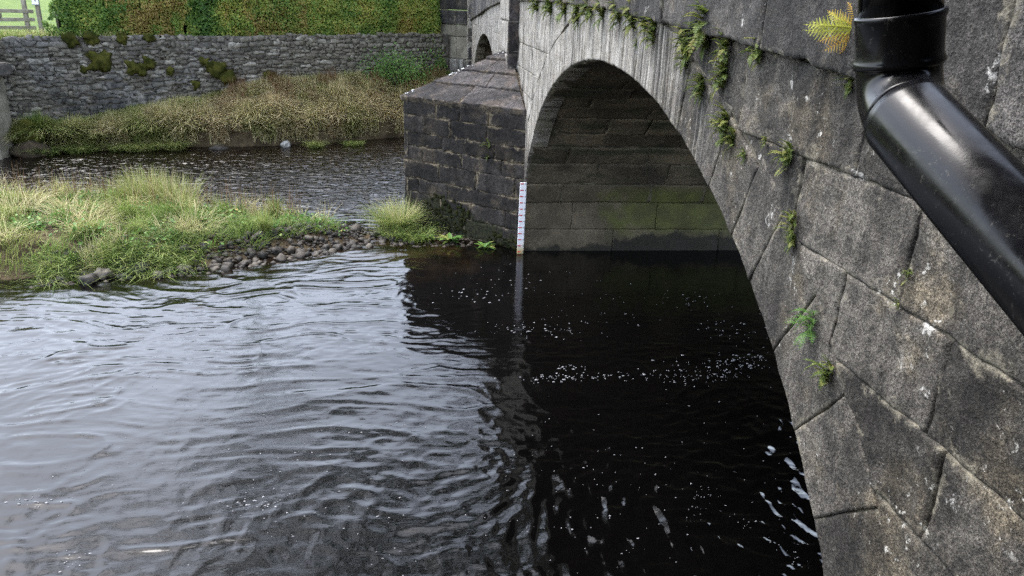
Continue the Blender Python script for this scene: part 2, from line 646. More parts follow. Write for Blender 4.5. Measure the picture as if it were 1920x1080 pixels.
gx = np.unique(np.concatenate([np.linspace(-900, -60, 15), np.linspace(-60, -14, 30), np.arange(-14, 1.0, .14), np.linspace(1, 20, 40), np.linspace(20, 900, 20)]))
gy = np.unique(np.concatenate([np.linspace(-300, -6, 12), np.linspace(-6, 2, 14), np.linspace(2, 8.5, 14), np.arange(8.6, 26.5, .14), np.linspace(27, 60, 24), np.linspace(60, 1500, 30)]))
GX, GY = np.meshgrid(gx, gy, indexing='ij')
GZ = ground_h(GX, GY)
t = NT('ground_soil_and_grass', .95, .1)
x, y, z = t.sep()
soil = t.mix(t.ramp(t.noise(3, 5), .35, .65), (.03, .022, .013), (.09, .068, .04))
gr = t.mix(t.ramp(t.noise(1.2, 5), .35, .65), (.05, .085, .018), (.085, .12, .028))
c = t.mix(t.ramp(z, 2.3, 2.5), soil, gr)
t.col(c)
t.bump(t.noise(12, 5, .7), .8, .04)
M['ground'] = t.mat
g = obj('ground', mesh('ground', np.stack([GX, GY, GZ], -1).reshape(-1, 3), grid_faces(len(gx), len(gy)), M['ground']))
tag(g, 'earth banks, low gravel island and green field beyond the river', 'ground', kind='structure')


# ---- water
def water_h(x, y):
    x, y = np.asarray(x, float), np.asarray(y, float)
    wx = x + .5 * fbm(x * .5, y * .5, 0, 2, 41)
    wy = y + .45 * fbm(x * .45, y * .8, 3, 3, 42)
    def rg(a_, b_, c_, sd, p=1.5):
        q = 1 - np.abs(vnoise(a_, b_, c_, sd)) * 1.9
        return np.sign(q) * np.abs(q) ** p
    far = sstep(12.3, 14.2, y)
    calm = sstep(-1.9, -.6, x) * sstep(7.4, 8.8, y) * (1 - far)
    left = 1 - sstep(-3.5, -.8, x)
    near = sstep(7.6, 4.6, y)
    amp = (1 - far) * (1 - .8 * calm)
    gust = .55 + .5 * sstep(-.35, .45, fbm(x * .55, y * .7, 7, 3, 50))
    h = amp * (.0044 * rg(wx * 1.15, wy * 2.9, 0, 43) * (.6 + .4 * left) + .0034 * rg(wx * 2.5 + wy * .9, wy * 6.4, 5, 44) * gust
               + .0029 * rg(wx * 4.6 + wy * 1.3, wy * 10.5, 6, 51) * gust + .0022 * rg(wx * 7.5, wy * 15.0, 8, 52) * gust + .0022 * fbm(wx * 3.0, wy * 5.5, 1, 3, 45))
    q1 = np.clip(1 - np.abs(vnoise(wx * .95 + .25 * wy, wy * 2.7, 2, 55)) * 1.9, 0, 1) ** 4
    q2 = np.clip(1 - np.abs(vnoise(wx * 2.0 - .3 * wy, wy * 5.2, 4, 56)) * 1.9, 0, 1) ** 4
    g1 = sstep(-.15, .35, fbm(x * .9, y * 1.3, 9, 3, 57))
    g2_ = sstep(-.1, .4, fbm(x * 1.4, y * 1.9, 3, 3, 58))
    h = h + amp * (.0105 * q1 * g1 * (.5 + .5 * left) + .0052 * q2 * g2_)
    chop = near * (.5 + .5 * sstep(-2.6, -1.2, x) + .35 * sstep(-3.6, -4.4, x) * sstep(5.4, 4.6, y))
    chop = chop * (1 + 1.7 * sstep(-1.4, .5, x))
    h = h + amp * chop * (.005 * fbm(wx * 2.1, wy * 2.3, 2, 3, 46) + .0046 * rg(wx * 3.3, wy * 3.7, 2, 47) + .0046 * rg(wx * 6.4, wy * 7.0, 2, 53) + .0032 * rg(wx * 10.5 + wy * 3, wy * 11.5, 6, 59))
    h = h + far * sstep(21.8, 18.5, y) * (.012 * fbm(x * 2.2 + .6 * wy, wy * 5.4, 4, 2, 48) + .010 * rg(x * 4.4 + wy, wy * 9.5, 0, 49, 1.2) + .0065 * rg(x * 8.0, wy * 13, 3, 54, 1.2))
    return h * sstep(24.5, 22.5, y)


wx = np.unique(np.concatenate([np.linspace(-300, -12.6, 26), np.arange(-12.5, 3.4, .026), np.linspace(3.5, 10, 30), np.linspace(10, 300, 24)]))
wy = np.unique(np.concatenate([np.linspace(-2.5, 2.6, 12), np.arange(3.4, 14, .026), np.arange(14, 23.6, .034), np.linspace(2.7, 3.35, 10), [24.0, 24.4]]))
WX, WY = np.meshgrid(wx, wy, indexing='ij')
WZ = water_h(WX, WY)
t = NT('peaty_river_water', .03, .5)
t.bsdf.inputs['IOR'].default_value = 1.33
x, y, z = t.sep()
sh = t.math('MULTIPLY', t.ramp(y, 9.6, 12.2), t.ramp(y, 12.6, 13.4, 1, 0))
sh = t.math('MULTIPLY', sh, t.ramp(x, -.2, -1.2))
c = t.mix(t.math('MULTIPLY', sh, t.ramp(t.noise(2, 4), .3, .7)), (.0010, .0009, .0009), (.014, .008, .004))
c = t.mix(t.ramp(y, 16, 21), c, (.005, .003, .002))
t.col(c)
b1 = t.bump(t.noise(1, 4, .65, vec=t.scale(t.pos, (4, 10, 5)), dist=.8), .10, .02)
b1 = t.bump(t.noise(1, 3, .6, vec=t.scale(t.pos, (13, 34, 18)), dist=1.2), .10, .005, b1)
b2 = t.n('Bump')
b2.inputs['Distance'].default_value = .05
t.l(t.ramp(y, 12.6, 14.5, 0, .85), b2.inputs['Strength'])
t.l(t.noise(1, 3, .6, vec=t.scale(t.pos, (3.2, 8.5, 5)), dist=.6), b2.inputs['Height'])
t.l(b1, b2.inputs['Normal'])
t.l(b2.outputs[0], t.bsdf.inputs['Normal'])
t.l(t.ramp(y, 12.8, 15.5, .03, .10), t.bsdf.inputs['Roughness'])
M['water'] = t.mat
w_o = obj('river_water', mesh('river_water', np.stack([WX, WY, WZ], -1).reshape(-1, 3), grid_faces(len(wx), len(wy)), M['water']))
tag(w_o, 'dark peaty river water flowing under the bridge', 'water', kind='structure')

# ---- foam flecks
M['foam'] = simple('river_foam', (.11, .11, .115), (.28, .28, .29), 30, .8, .3, 0)
fx, fy, fs = [], [], []


def foam(cx, cy, sx, sy, n, s0, s1, rot=0.0):
    u, v = RS.randn(n) * sx, RS.randn(n) * sy
    fx.append(cx + u * math.cos(rot) - v * math.sin(rot))
    fy.append(cy + u * math.sin(rot) + v * math.cos(rot))
    fs.append((RS.uniform(0, 1, n) ** 2.6 * (s1 - s0) + s0) * .45)


foam(-.1, 7.07, .28, .05, 70, .006, .026)
foam(.04, 7.3, .08, .05, 22, .006, .024)
foam(1.0, 7.08, .5, .06, 45, .005, .02)
foam(1.95, 7.35, .5, .13, 120, .005, .03, .2)
foam(1.4, 7.0, .3, .1, 50, .005, .018)
foam(2.3, 8.3, .25, .2, 40, .005, .02)
foam(2.1, 9.3, .3, .15, 26, .006, .02)
foam(-.25, 8.35, .35, .12, 60, .005, .024)
foam(.5, 8.6, .6, .3, 30, .004, .016)
foam(-.9, 9.5, .3, .12, 26, .006, .024)
foam(-.4, 10.0, .4, .3, 26, .005, .018)
foam(.8, 9.6, .9, .5, 26, .004, .014)
foam(1.0, 6.0, .7, .4, 24, .003, .012)
foam(.5, 5.0, .6, .5, 40, .003, .012)
foam(-.8, 5.6, .7, .6, 44, .003, .012)
foam(-.2, 4.5, .7, .3, 36, .003, .014)
foam(.95, 4.4, .04, .3, 30, .003, .012, .5)
foam(.6, 4.9, .03, .2, 16, .003, .01, -.6)
foam(-2.9, 5.1, .12, .07, 45, .006, .026)
foam(-2.6, 5.0, .5, .2, 50, .004, .016)
foam(-4.6, 5.25, .12, .05, 26, .006, .022)
foam(-3.3, 5.7, .6, .12, 55, .004, .015, .15)
foam(-2.4, 6.2, .5, .1, 40, .004, .015)
foam(-3.5, 7.2, .8, .15, 40, .004, .015)
foam(-4.0, 8.4, 1.0, .1, 36, .005, .018)
foam(-4.0, 6.0, 1.2, .9, 70, .003, .012)
foam(-2.0, 4.6, 1.2, .4, 80, .003, .014)
foam(-4.05, 4.55, .06, .06, 16, .008, .024)
fx, fy, fs = np.concatenate(fx), np.concatenate(fy), np.concatenate(fs)
fz = water_h(fx, fy)
K = 6
ang = np.arange(K) * 2 * math.pi / K
rad = fs[:, None] * RS.uniform(.6, 1.2, (len(fx), K))
ph = RS.uniform(0, 6.28, (len(fx), 1))
el = RS.uniform(1.0, 2.0, (len(fx), 1))
el *= RS.uniform(.8, 1.7, (len(fx), 1))
px = fx[:, None] + rad * np.cos(ang + ph) * el
py = fy[:, None] + rad * np.sin(ang + ph) * .8
top = np.stack([fx[:, None] + (px - fx[:, None]) * .7, fy[:, None] + (py - fy[:, None]) * .7, fz[:, None] + .004 + .15 * fs[:, None] + 0 * px], -1)
bot = np.stack([px, py, fz[:, None] - .006 + 0 * px], -1)
V = np.concatenate([top, bot], 1).reshape(-1, 3)
base = np.arange(len(fx))[:, None] * 2 * K
faces = []
for k in range(K):
    k2 = (k + 1) % K
    faces.append(np.concatenate([base + k, base + K + k, base + K + k2, base + k2], 1))
faces.append(np.concatenate([base + 0, base + 1, base + 2, base + 3], 1))
faces.append(np.concatenate([base + 0, base + 3, base + 4, base + 5], 1))
fo = obj('foam_flecks', mesh('foam_flecks', V, np.concatenate(faces), M['foam']))
tag(fo, 'white foam flecks drifting on the dark water', 'foam', kind='stuff')

# ================================================================== THE BRIDGE
bridge = thing('stone_bridge', 'old two-arched stone road bridge with grey weathered masonry over the river', 'bridge', (0, 0, 0))

# core: one solid behind the facing stones
ys = sorted(set(list(np.linspace(Y_START, Y_END, 120)) + [A['yc'] + s * A['a'] * math.cos(th_at(A, SPR)) for A in (A1, A2) for s in (-1, 1)]
            + [A['yc'] + s * (A['a'] * math.cos(th_at(A, SPR)) + e_) for A in (A1, A2) for s in (-1, 1) for e_ in (.03, .0302)]
            + [float(ell(A, q)[0]) for A in (A1, A2) for q in np.linspace(th_at(A, SPR) + .002, math.pi - th_at(A, SPR) - .002, 48)]))
V, Fc = [], []
x0c, x1c = .019, W - .019
OFFV = .03
for yv in ys:
    zb = arch_bottom(yv)
    zb = -.8 if zb is None else zb + OFFV
    zt = float(string_z(yv)) + .2
    V += [(x0c, yv, zb), (x0c, yv, zt), (x1c, yv, zt), (x1c, yv, zb)]
for i in range(len(ys) - 1):
    a, b = i * 4, i * 4 + 4
    for k in range(4):
        k2 = (k + 1) % 4
        Fc.append((a + k, a + k2, b + k2, b + k))
Fc.append((3, 2, 1, 0))
n_ = (len(ys) - 1) * 4
Fc.append((n_, n_ + 1, n_ + 2, n_ + 3))
core = obj('masonry_core', mesh('masonry_core', V, Fc, M['mortar'], smooth=False), bridge)


def face_map(a, b, d):
    return (-d, a, b)


def back_map(a, b, d):
    return (W + d, a, b)


def pil_map(a, b, d):
    return (-.17 - d, a, b)


# voussoirs
def voussoirs(A, n, step, nmax, back=False):
    t0 = th_at(A, SPR)
    # equal arc lengths
    tt = np.linspace(t0, math.pi - t0, 2000)
    yy, zz = ell(A, tt)
    s = np.concatenate([[0], np.cumsum(np.hypot(np.diff(yy), np.diff(zz)))])
    cuts = np.linspace(0, s[-1], n + 1)
    cuts[1:-1] += RS.uniform(-.04, .04, n - 1)
    th = np.interp(cuts, s, tt)
    for i in range(n):
        thk = TH + RS.uniform(-.03, .04)

        def base(S, T, i=i, thk=thk):
            q = th[i] + (th[i + 1] - th[i]) * S
            y_, z_ = ell(A, q, 0)
            y1, z1 = ell(A, q, thk)
            zmax = string_z(y1) - .002
            k = np.where(z1 > zmax, (zmax - z_) / np.maximum(z1 - z_, 1e-4), 1.0)
            return y_ + (y1 - y_) * k * T, z_ + (z1 - z_) * k * T
        stone('voussoir', base, back_map if back else face_map, bridge, M['face'], gap=.0018, step=step, depth=.25, nmax=nmax, lift=.0018, rough=.006, wob=.004,
              flip=(not back), rnd_r=.005)
    return th


TH1 = voussoirs(A1, 31, .035, 30)
TH2 = voussoirs(A2, 27, .12, 6)
TH1b = voussoirs(A1, 31, .3, 3, True)
TH2b = voussoirs(A2, 27, .3, 3, True)

# spandrel courses
BEDS = [-.3, .42, .76, 1.09, 1.43, 1.77, 2.11, 2.45, 2.79, 3.15, 9.9]
JNEAR = {9: [.1, 1.15, 1.93, 2.63, 3.2, 3.74, 4.4], 8: [-.3, .7, 1.55, 2.22, 3.03], 7: [-.7, .35, 1.2, 1.95, 2.57], 6: [-.2, .9, 1.85], 5: [-.6, .5, 1.3], 4: [.1, 1.0], 3: [-.5, .7], 2: [.2], 1: [-.4, .9], 0: [.3]}


def spandrel(y0, y1, lo_arch, hi_arch, step, nmax, joints=None, wmean=.75, mapf=face_map, mat='face', flip=True):
    """stones between y0..y1; lo_arch / hi_arch: the arch whose extrados bounds that side."""
    for k in range(len(BEDS) - 1):
        z0, z1 = BEDS[k], BEDS[k + 1]

        def lo(z, y):
            if lo_arch is None: return y0
            v = [y_ext(lo_arch, float(q), 1) for q in np.ravel(z)]
            v = [lo_arch['yc'] if q is None else q for q in v]
            return np.array(v).reshape(np.shape(z))

        def hi(z, y):
            if hi_arch is None: return y1
            v = [y_ext(hi_arch, float(q), -1) for q in np.ravel(z)]
            v = [hi_arch['yc'] if q is None else q for q in v]
            return np.array(v).reshape(np.shape(z))
        topz = 3.5 if k == len(BEDS) - 2 else z1
        zm = (z0 + topz) / 2
        zl = max(zm, .45)
        L0 = float(lo(np.array([zl]), 0)[0]) if lo_arch else y0
        L1 = float(hi(np.array([zl]), 0)[0]) if hi_arch else y1
        if L1 - L0 < .08: continue
        if joints is not None and k in joints:
            js = [q for q in joints[k] if L0 + .2 < q < L1 - .15]
        else:
            nn = max(1, round((L1 - L0) / wmean))
            js = [L0 + (L1 - L0) * (i + (0 if k % 2 else .0) + RS.uniform(-.2, .2)) / nn for i in range(1, nn)]
        edges = [None] + js + [None]
        for i in range(len(edges) - 1):
            e0, e1 = edges[i], edges[i + 1]

            def base(S, T, e0=e0, e1=e1, z0=z0, z1=z1, k=k):
                zt = z1
                if k == len(BEDS) - 2:
                    # top course reaches the string
                    yg = (e0 if e0 is not None else L0) + ((e1 if e1 is not None else L1) - (e0 if e0 is not None else L0)) * S
                    zt = np.maximum(string_z(yg) - .002, z0 + .05)
                Z = z0 + (zt - z0) * T
                zc = np.maximum(Z, .42)
                ya = lo(zc, 0) if e0 is None and lo_arch else (y0 if e0 is None else e0)
                yb = hi(zc, 0) if e1 is None and hi_arch else (y1 if e1 is None else e1)
                return ya + (yb - ya) * S, Z + 0 * S
            stone('spandrel_stone', base, mapf, bridge, M[mat], gap=.0012, step=step, depth=.2, nmax=nmax, flip=flip, rough=.016, lift=.0035, wob=.005, rnd_r=.006)


spandrel(Y_START, 0, None, A1, .035, 40, JNEAR)
spandrel(0, PIL0, A1, None, .08, 14)
spandrel(PIL1, 0, None, A2, .12, 8)
spandrel(0, Y_END, A2, None, .15, 6)
spandrel(Y_START, 0, None, A1, .5, 3, None, 1.0, back_map, 'face', False)
spandrel(0, 0, A1, None, .5, 3, None, 1.0, back_map, 'face', False) if False else None

# parapets: long blocks standing a little proud of the wall below
PJ = [Y_START, -.9, .45, 1.97, 3.5, 5.05, 6.5, 8.0, 9.6, 11.2, PIL0]
PJ2 = [PIL1, 15.6, 17.1, 18.6, 20.0, 21.5, 22.8, Y_END]


def parapet(js, mapf, flip, step, nmax, out):
    for i in range(len(js) - 1):
        for (za, zb_, nm) in ((0.0, .52, 'parapet_stone'), (.52, .98, 'parapet_stone'), (.98, 1.16, 'coping_stone')):
            o = out + (.05 if nm == 'coping_stone' else 0)
            y0, y1 = js[i], js[i + 1]
            if za > .3:
                y0, y1 = y0 + (.0 if i == 0 else .35), y1 + (0 if i == len(js) - 2 else .35)

            def base(S, T, y0=y0, y1=y1, za=za, zb_=zb_):
                Y = y0 + (y1 - y0) * S
                return Y, string_z(Y) + za + (zb_ - za) * T
            stone(nm, base, lambda a, b, d, o=o: mapf(a, b, d + o), bridge, M['parapet'], gap=.003, step=step if za < .3 else .2, depth=.36, nmax=nmax, flip=flip, rough=.013, lift=.006, rnd_r=.011, wob=.01)


parapet(PJ, face_map, True, .04, 40, .055)
parapet(PJ2, face_map, True, .15, 8, .055)
parapet(PJ, back_map, False, .5, 4, .055)
parapet(PJ2, back_map, False, .5, 4, .055)
# inner faces of the parapets and the road between them
for (xa, xb) in ((.3, .34), (W - .34, W - .3)):
    V, Fc = [], []
    yv = np.linspace(Y_START, Y_END, 40)
    for q in yv:
        zs = float(string_z(q))
        V += [(xa, q, zs + .1), (xa, q, zs + 1.13), (xb, q, zs + 1.13), (xb, q, zs + .1)]
    for i in range(len(yv) - 1):
        for k in range(4):
            Fc.append((i * 4 + k, i * 4 + (k + 1) % 4, i * 4 + 4 + (k + 1) % 4, i * 4 + 4 + k))
    obj('parapet_lining', mesh('parapet_lining', V, Fc, M['parapet'], smooth=False), bridge)
V, Fc = [], []
for q in np.linspace(Y_START, Y_END, 40):
    zs = float(string_z(q)) + .205
    V += [(.35, q, zs), (W - .35, q, zs)]
for i in range(39):
    Fc.append((i * 2, i * 2 + 1, i * 2 + 3, i * 2 + 2))
obj('road_deck', mesh('road_deck', V, Fc, M['tarmac']), bridge)

# pilaster above the pier (front and the side that faces the camera)
pz = [1.9, 2.45, 2.95, 3.46, 3.95, 4.5, 5.1]
for i in range(len(pz) - 1):
    stone('pilaster_stone', rect(PIL0, PIL1, pz[i], pz[i + 1]), pil_map, bridge, M['face'], gap=.005, step=.1, depth=.17, nmax=10, flip=True)
    stone('pilaster_stone', rect(-.178, .0, pz[i], pz[i + 1]), lambda a, b, d: (a, PIL0 - d, b), bridge, M['cap'], gap=.004, step=.1, depth=.1, nmax=6, flip=False, rnd_r=.01, wob=.003, lift=.003)

# far abutment pilaster and splayed wing that meets the bank wall
for (za, zb_) in ((.0, .7), (.7, 1.4), (1.4, 2.1), (2.1, 2.75), (2.75, 3.3), (3.3, 3.9), (3.9, 4.4)):
    stone('pilaster_stone', rect(Y_END, Y_END + .5, za, zb_), lambda a, b, d: (-.12 - d, a, b), bridge, M['face'], gap=.006, step=.15, depth=.3, nmax=5, flip=True)
    stone('pilaster_stone', rect(-.125, .3, za, zb_), lambda a, b, d: (a, Y_END - d, b), bridge, M['parapet'], gap=.006, step=.15, depth=.1, nmax=5, flip=False)
wa = np.array([.1, 24.5])
wb = np.array([-.95, 25.55])
wd = (wb - wa) / np.linalg.norm(wb - wa)
wnn = np.array([wd[1], -wd[0]])
if wnn[0] > 0: wnn = -wnn
wn2 = np.array([-wd[1], wd[0]])
wn2 = wn2 if wn2[1] < 0 else -wn2
wl = float(np.linalg.norm(wb - wa))


def wing_map(a, b, d):
    return (wa[0] + wd[0] * a + wn2[0] * d, wa[1] + wd[1] * a + wn2[1] * d, b)


for (za, zb_, o, mt) in ((.4, 1.3, 0, 'face'), (1.3, 2.05, 0, 'face'), (2.05, 2.72, 0, 'pale_stone'), (2.72, 3.08, .02, 'pale_stone'), (3.08, 3.5, .07, 'parapet'), (3.5, 3.9, .07, 'parapet'), (3.9, 4.1, .1, 'parapet')):
    for j in range(2):
        stone('wing_stone', rect(wl * j / 2, wl * (j + 1) / 2, za, zb_), lambda a, b, d, o=o: wing_map(a, b, d + o), bridge, M[mt], gap=.006, step=.15, depth=.4, nmax=5, flip=False)


# vault stones
def vault(A, th, rows, step, nmax, vis):
    for i in range(len(th) - 1):
        xs_ = np.linspace(0.02, W - .02, rows + 1)
        xs_[1:-1] += RS.uniform(-.25, .25, rows - 1) + (.25 if i % 2 else -.25)
        for j in range(rows):
            q0, q1 = th[i], th[i + 1]

            def base(S, T, xa=xs_[j], xb=xs_[j + 1], q0=q0, q1=q1):
                # a = x, b = arc metres measured from q0
                return xa + (xb - xa) * S, (q0 + (q1 - q0) * T) * 4.0 + 0 * S

            def mp(a, b, d):
                q = b / 4.0
                y_, z_ = ell(A, q, -d)
                return a, y_, z_
            stone('vault_stone', base, mp, bridge, M['pier'] if vis and float(ell(A, q0)[1]) < 1.12 and q0 < 1.5 else M['vault'], gap=.009 if q0 > .3 else .004, step=step, depth=.03, nmax=nmax, flip=False, rough=.018, lift=.02, rnd_r=.02, wob=.012)


vault(A1, TH1, 5, .12, 7, True)
vault(A2, TH2, 4, .6, 2, False)

# pier wall below the springing, under the main arch
ysp = A1['yc'] + A1['a'] * math.cos(th_at(A1, SPR))
for (za, zb_, cuts) in ((-.4, .36, [0.0, 1.5, 3.3, W]), (.36, SPR, [0.0, .8, 2.2, 3.7, W])):
    for j in range(len(cuts) - 1):
        stone('pier_stone', rect(cuts[j] + (.015 if j == 0 else 0), cuts[j + 1], za, zb_), lambda a, b, d: (a, ysp - d, b), bridge, M['pier'], gap=.003, step=.08, depth=.2, nmax=20, flip=False, rough=.014, lift=.004, rnd_r=.008, wob=.006)

# ---- cutwater
NOSE = np.array([-1.88, 13.12])
JN = np.array([0.0, ysp + .01])
JF = np.array([0.0, 14.72])


def cut_face(P0, P1, sign):
    d_ = (P1 - P0) / np.linalg.norm(P1 - P0)
    nrm = np.array([d_[1], -d_[0]]) * sign
    return d_, nrm, float(np.linalg.norm(P1 - P0))


dN, nN, LN = cut_face(NOSE, JN, 1)
if nN[1] > 0: nN = -nN
dF, nF, LF = cut_face(NOSE, JF, 1)
if nF[1] < 0: nF = -nF


def cutN(a, b, d):
    return (NOSE[0] + dN[0] * a + nN[0] * d, NOSE[1] + dN[1] * a + nN[1] * d, b)


def cutF(a, b, d):
    return (NOSE[0] + dF[0] * a + nF[0] * d, NOSE[1] + dF[1] * a + nF[1] * d, b)


CB = [-.5, 0.02, .31, .60, .85, 1.15, 1.40, 1.64, 1.92, 2.18]
CJ = [[0, .9, 1.7, LN], [0, .5, 1.3, 2.0, LN], [0, .8, 1.45, 2.15, LN], [0, .33, .95, 1.62, LN], [0, .78, 1.55, 2.3, LN],
      [0, .42, 1.25, 2.05, LN], [0, .85, 1.3, 1.9, LN], [0, .48, 1.02, 1.75, LN], [0, .7, 1.2, 1.78, LN]]
V, Fc = [], []
i_ = .016
pts = [(NOSE[0] + .02, NOSE[1]), (JN[0] + .02, JN[1] + .014), (JF[0] + .02, JF[1] - .02)]
for z_ in (-.6, 2.175):
    V += [(p[0], p[1], z_) for p in pts]
Fc = [(0, 1, 4, 3), (1, 2, 5, 4), (2, 0, 3, 5), (3, 4, 5)]
obj('cutwater_core', mesh('cutwater_core', V, Fc, M['cut_mortar'], smooth=False), bridge)
for k in range(len(CB) - 1):
    for j in range(len(CJ[k]) - 1):
        stone('cutwater_stone', rect(CJ[k][j], CJ[k][j + 1], CB[k], CB[k + 1]), cutN, bridge, M['cut'], gap=.003, step=.07, depth=.1, nmax=16, flip=False, rough=.012, lift=.008, rnd_r=.012, wob=.016)
        stone('cutwater_stone', rect(CJ[k][j] * LF / LN, CJ[k][j + 1] * LF / LN, CB[k], CB[k + 1]), cutF, bridge, M['cut'], gap=.009, step=.3, depth=.1, nmax=4, flip=True, rough=.012, lift=.009)

# cap slabs: two sloping triangles in four stepped courses
AP = np.array([-.06, 13.35, 3.0])
CAPZ = 2.185
ov = .035


def cap_side(Pn, Pj, flip, cuts, step, nmax):
    e = Pj - Pn
    nr = np.cross(e, AP - Pn)
    nr = nr / np.linalg.norm(nr)
    if nr[2] < 0: nr = -nr
    tl = [0, .30, .55, .78, 1.0]
    for k in range(4):
        for j in range(len(cuts[k]) - 1):
            s0, s1 = cuts[k][j], cuts[k][j + 1]
            t0, t1 = tl[k], tl[k + 1]

            def mp(a, b, d):
                # a,b metres -> fractions
                s_, t_ = a / 3.0, b / 3.0
                Lf = Pn + (AP - Pn) * t_[..., None]
                Rt = Pj + (AP - Pj) * t_[..., None]
                P = Lf + (Rt - Lf) * s_[..., None] + nr * (d + .02)[..., None]
                return P[..., 0], P[..., 1], P[..., 2]
            stone('cap_slab', rect(s0 * 3, s1 * 3, t0 * 3, min(t1, .985) * 3), mp, bridge, M['cap'], gap=.01, step=step, depth=.07, nmax=nmax, flip=flip, rough=.012, lift=.006, rnd_r=.016, wob=.012, tilt=.028)


Pn = np.array([NOSE[0] - .05, NOSE[1] - .005, CAPZ])
cap_side(Pn, np.array([0.0, JN[1] - ov, CAPZ]), False, [[0, .5, 1], [0, .62, 1], [0, .45, 1], [0, 1]], .1, 14)
cap_side(Pn, np.array([0.0, JF[1] + ov, CAPZ]), True, [[0, .5, 1], [0, .62, 1], [0, .45, 1], [0, 1]], .3, 5)
V = [Pn + np.array([.06, 0, -.02]), np.array([.05, JN[1] + .03, CAPZ - .02]), np.array([.05, JF[1] - .03, CAPZ - .02]), AP + np.array([0.05, 0, -.03])]
obj('cap_core', mesh('cap_core', V, [(0, 1, 3), (1, 2, 3), (2, 0, 3), (0, 2, 1)], M['cut_mortar'], smooth=False), bridge)


def blob_vf(c, r, seed, sub=2, flat=(1, 1, 1), rough=.25):
    import bmesh
    bm = bmesh.new()
    bmesh.ops.create_icosphere(bm, subdivisions=sub, radius=1.0)
    V = np.array([v.co[:] for v in bm.verts])
    Fc = [tuple(v.index for v in f.verts) for f in bm.faces]
    bm.free()
    k = 1 + rough * fbm(V[:, 0] * 1.7 + seed * 5.1, V[:, 1] * 1.7, V[:, 2] * 1.7, 3, int(seed) % 97)
    V = V * k[:, None] * np.array(flat) * r + np.array(c)
    return V, Fc


def joined(parts):
    V, Fc, o = [], [], 0
    for v, f in parts:
        V.append(np.asarray(v, float).reshape(-1, 3))
        Fc += [tuple(i + o for i in q) for q in f]
        o += len(V[-1])
    return np.concatenate(V), Fc


# moss on the foot of the cutwater: overlapping cushions below a slanting line
parts = []
for i in range(230):
    a = random.uniform(.5, LN - .05)
    lim = np.interp(a, [.4, .9, 1.3, 1.75, 2.1, LN], [.62, .66, .55, .30, .2, .12])
    b = random.uniform(-.02, 1) * lim
    if fbm(a * 3.1, b * 3.1, 0, 3, 77) < -.16: continue
    p = cutN(np.array(a), np.array(b), np.array(.006))
    r = random.uniform(.012, .034)
    parts.append(blob_vf((0, 0, 0), 1, i, 2, (r, r * .28, r * .9), .7))
    v = parts[-1][0]
    # rotate local x along the face
    X = v[:, 0:1] * np.array([[dN[0], dN[1], 0]]) + v[:, 1:2] * np.array([[nN[0], nN[1], 0]]) + v[:, 2:3] * np.array([[0, 0, 1]])
    parts[-1] = (X + np.array(p), parts[-1][1])
V, Fc = joined(parts)
o = obj('moss', mesh('moss', V, Fc, M['moss_dark']), bridge)
o['kind'] = 'stuff'
# white lichen spots along the cap ridge
parts = []
for i in range(34):
    u_ = random.choice([.06, .1, .42, .46, .5, .54, .6, .83, .88]) + random.uniform(-.02, .02)
    p = Pn + (AP - Pn) * u_ + np.array([.02, -.02, .045]) + np.array([random.uniform(-.0, .1), random.uniform(-.1, 0), 0]) * random.random()
    r = random.uniform(.006, .02)
    parts.append(blob_vf(p, 1, i + 300, 1, (r, r, r * .5), .5))
V, Fc = joined(parts)
o = obj('lichen_spots', mesh('lichen_spots', V, Fc, M['lichen']), bridge)
o['kind'] = 'stuff'

# ================================================================== GAUGE BOARD
gauge = thing('gauge_board', 'white river level gauge board with red marks at the pier corner', 'gauge', (-.03, ysp - .13, 0))
t = NT('gauge_white_paint', .45, .4)
x, y, z = t.sep()
c = t.mix(t.ramp(t.math('ADD', z, t.math('MULTIPLY', t.noise(9, 4), .16)), .1, .3, 1, 0), (.74, .74, .76), (.46, .38, .19))
t.col(c)
M['gauge'] = t.mat
M['red'] = simple('red_gauge_paint', (.42, .03, .04), (.5, .06, .06), 20, .5, .3, 0)
M['inkgrey'] = simple('grey_gauge_print', (.2, .2, .22), (.25, .25, .28), 20, .6, .3, 0)
bevel_box('board', (.1, .022, 1.43), M['gauge'], gauge, .003, 1, (0, 0, .435))
for i in range(12):
    bevel_box('tick_mark', (.055, .003, .016), M['red'], gauge, 0, 1, (-.02, -.0125, .03 + .1 * i))
    bevel_box('numeral_mark', (.014, .003, .022), M['inkgrey'], gauge, 0, 1, (.035, -.0125, .03 + .1 * i))
gauge.rotation_euler = (0, math.radians(.4), 0)

# ================================================================== DOWNPIPE
t = NT('black_upvc', .15, .24)
c = t.mix(t.ramp(t.noise(3.5, 5, .6), .4, .7), (.0035, .0035, .004), (.007, .007, .008))
dust = t.math('MULTIPLY', t.ramp(t.noise(90, 5, .8), .57, .68), t.ramp(t.noise(7, 4, .6), .42, .6))
c = t.mix(t.math('MULTIPLY', dust, .55), c, (.11, .105, .092))
t.col(c)
t.l(t.ramp(t.noise(22, 5, .65), .3, .7, .14, .32), t.bsdf.inputs['Roughness'])
t.bump(t.noise(300, 2), .05, .001)
M['pipe'] = t.mat
pipe = thing('downpipe', 'glossy black plastic rainwater downpipe with elbow in front of the spandrel', 'downpipe', (-.97, 1.0, 3.6))
O = np.array([-.97, 1.0, 3.6])


def lathe(name, p0, p1, prof, mat, seg=48):
    """prof: (fraction along, radius)"""
    p0, p1 = np.array(p0) - O, np.array(p1) - O
    V, Fc = tube_vf([p0 + (p1 - p0) * f for f, r in prof], [r for f, r in prof], seg)
    return obj(name, mesh(name, V, Fc, mat), pipe)


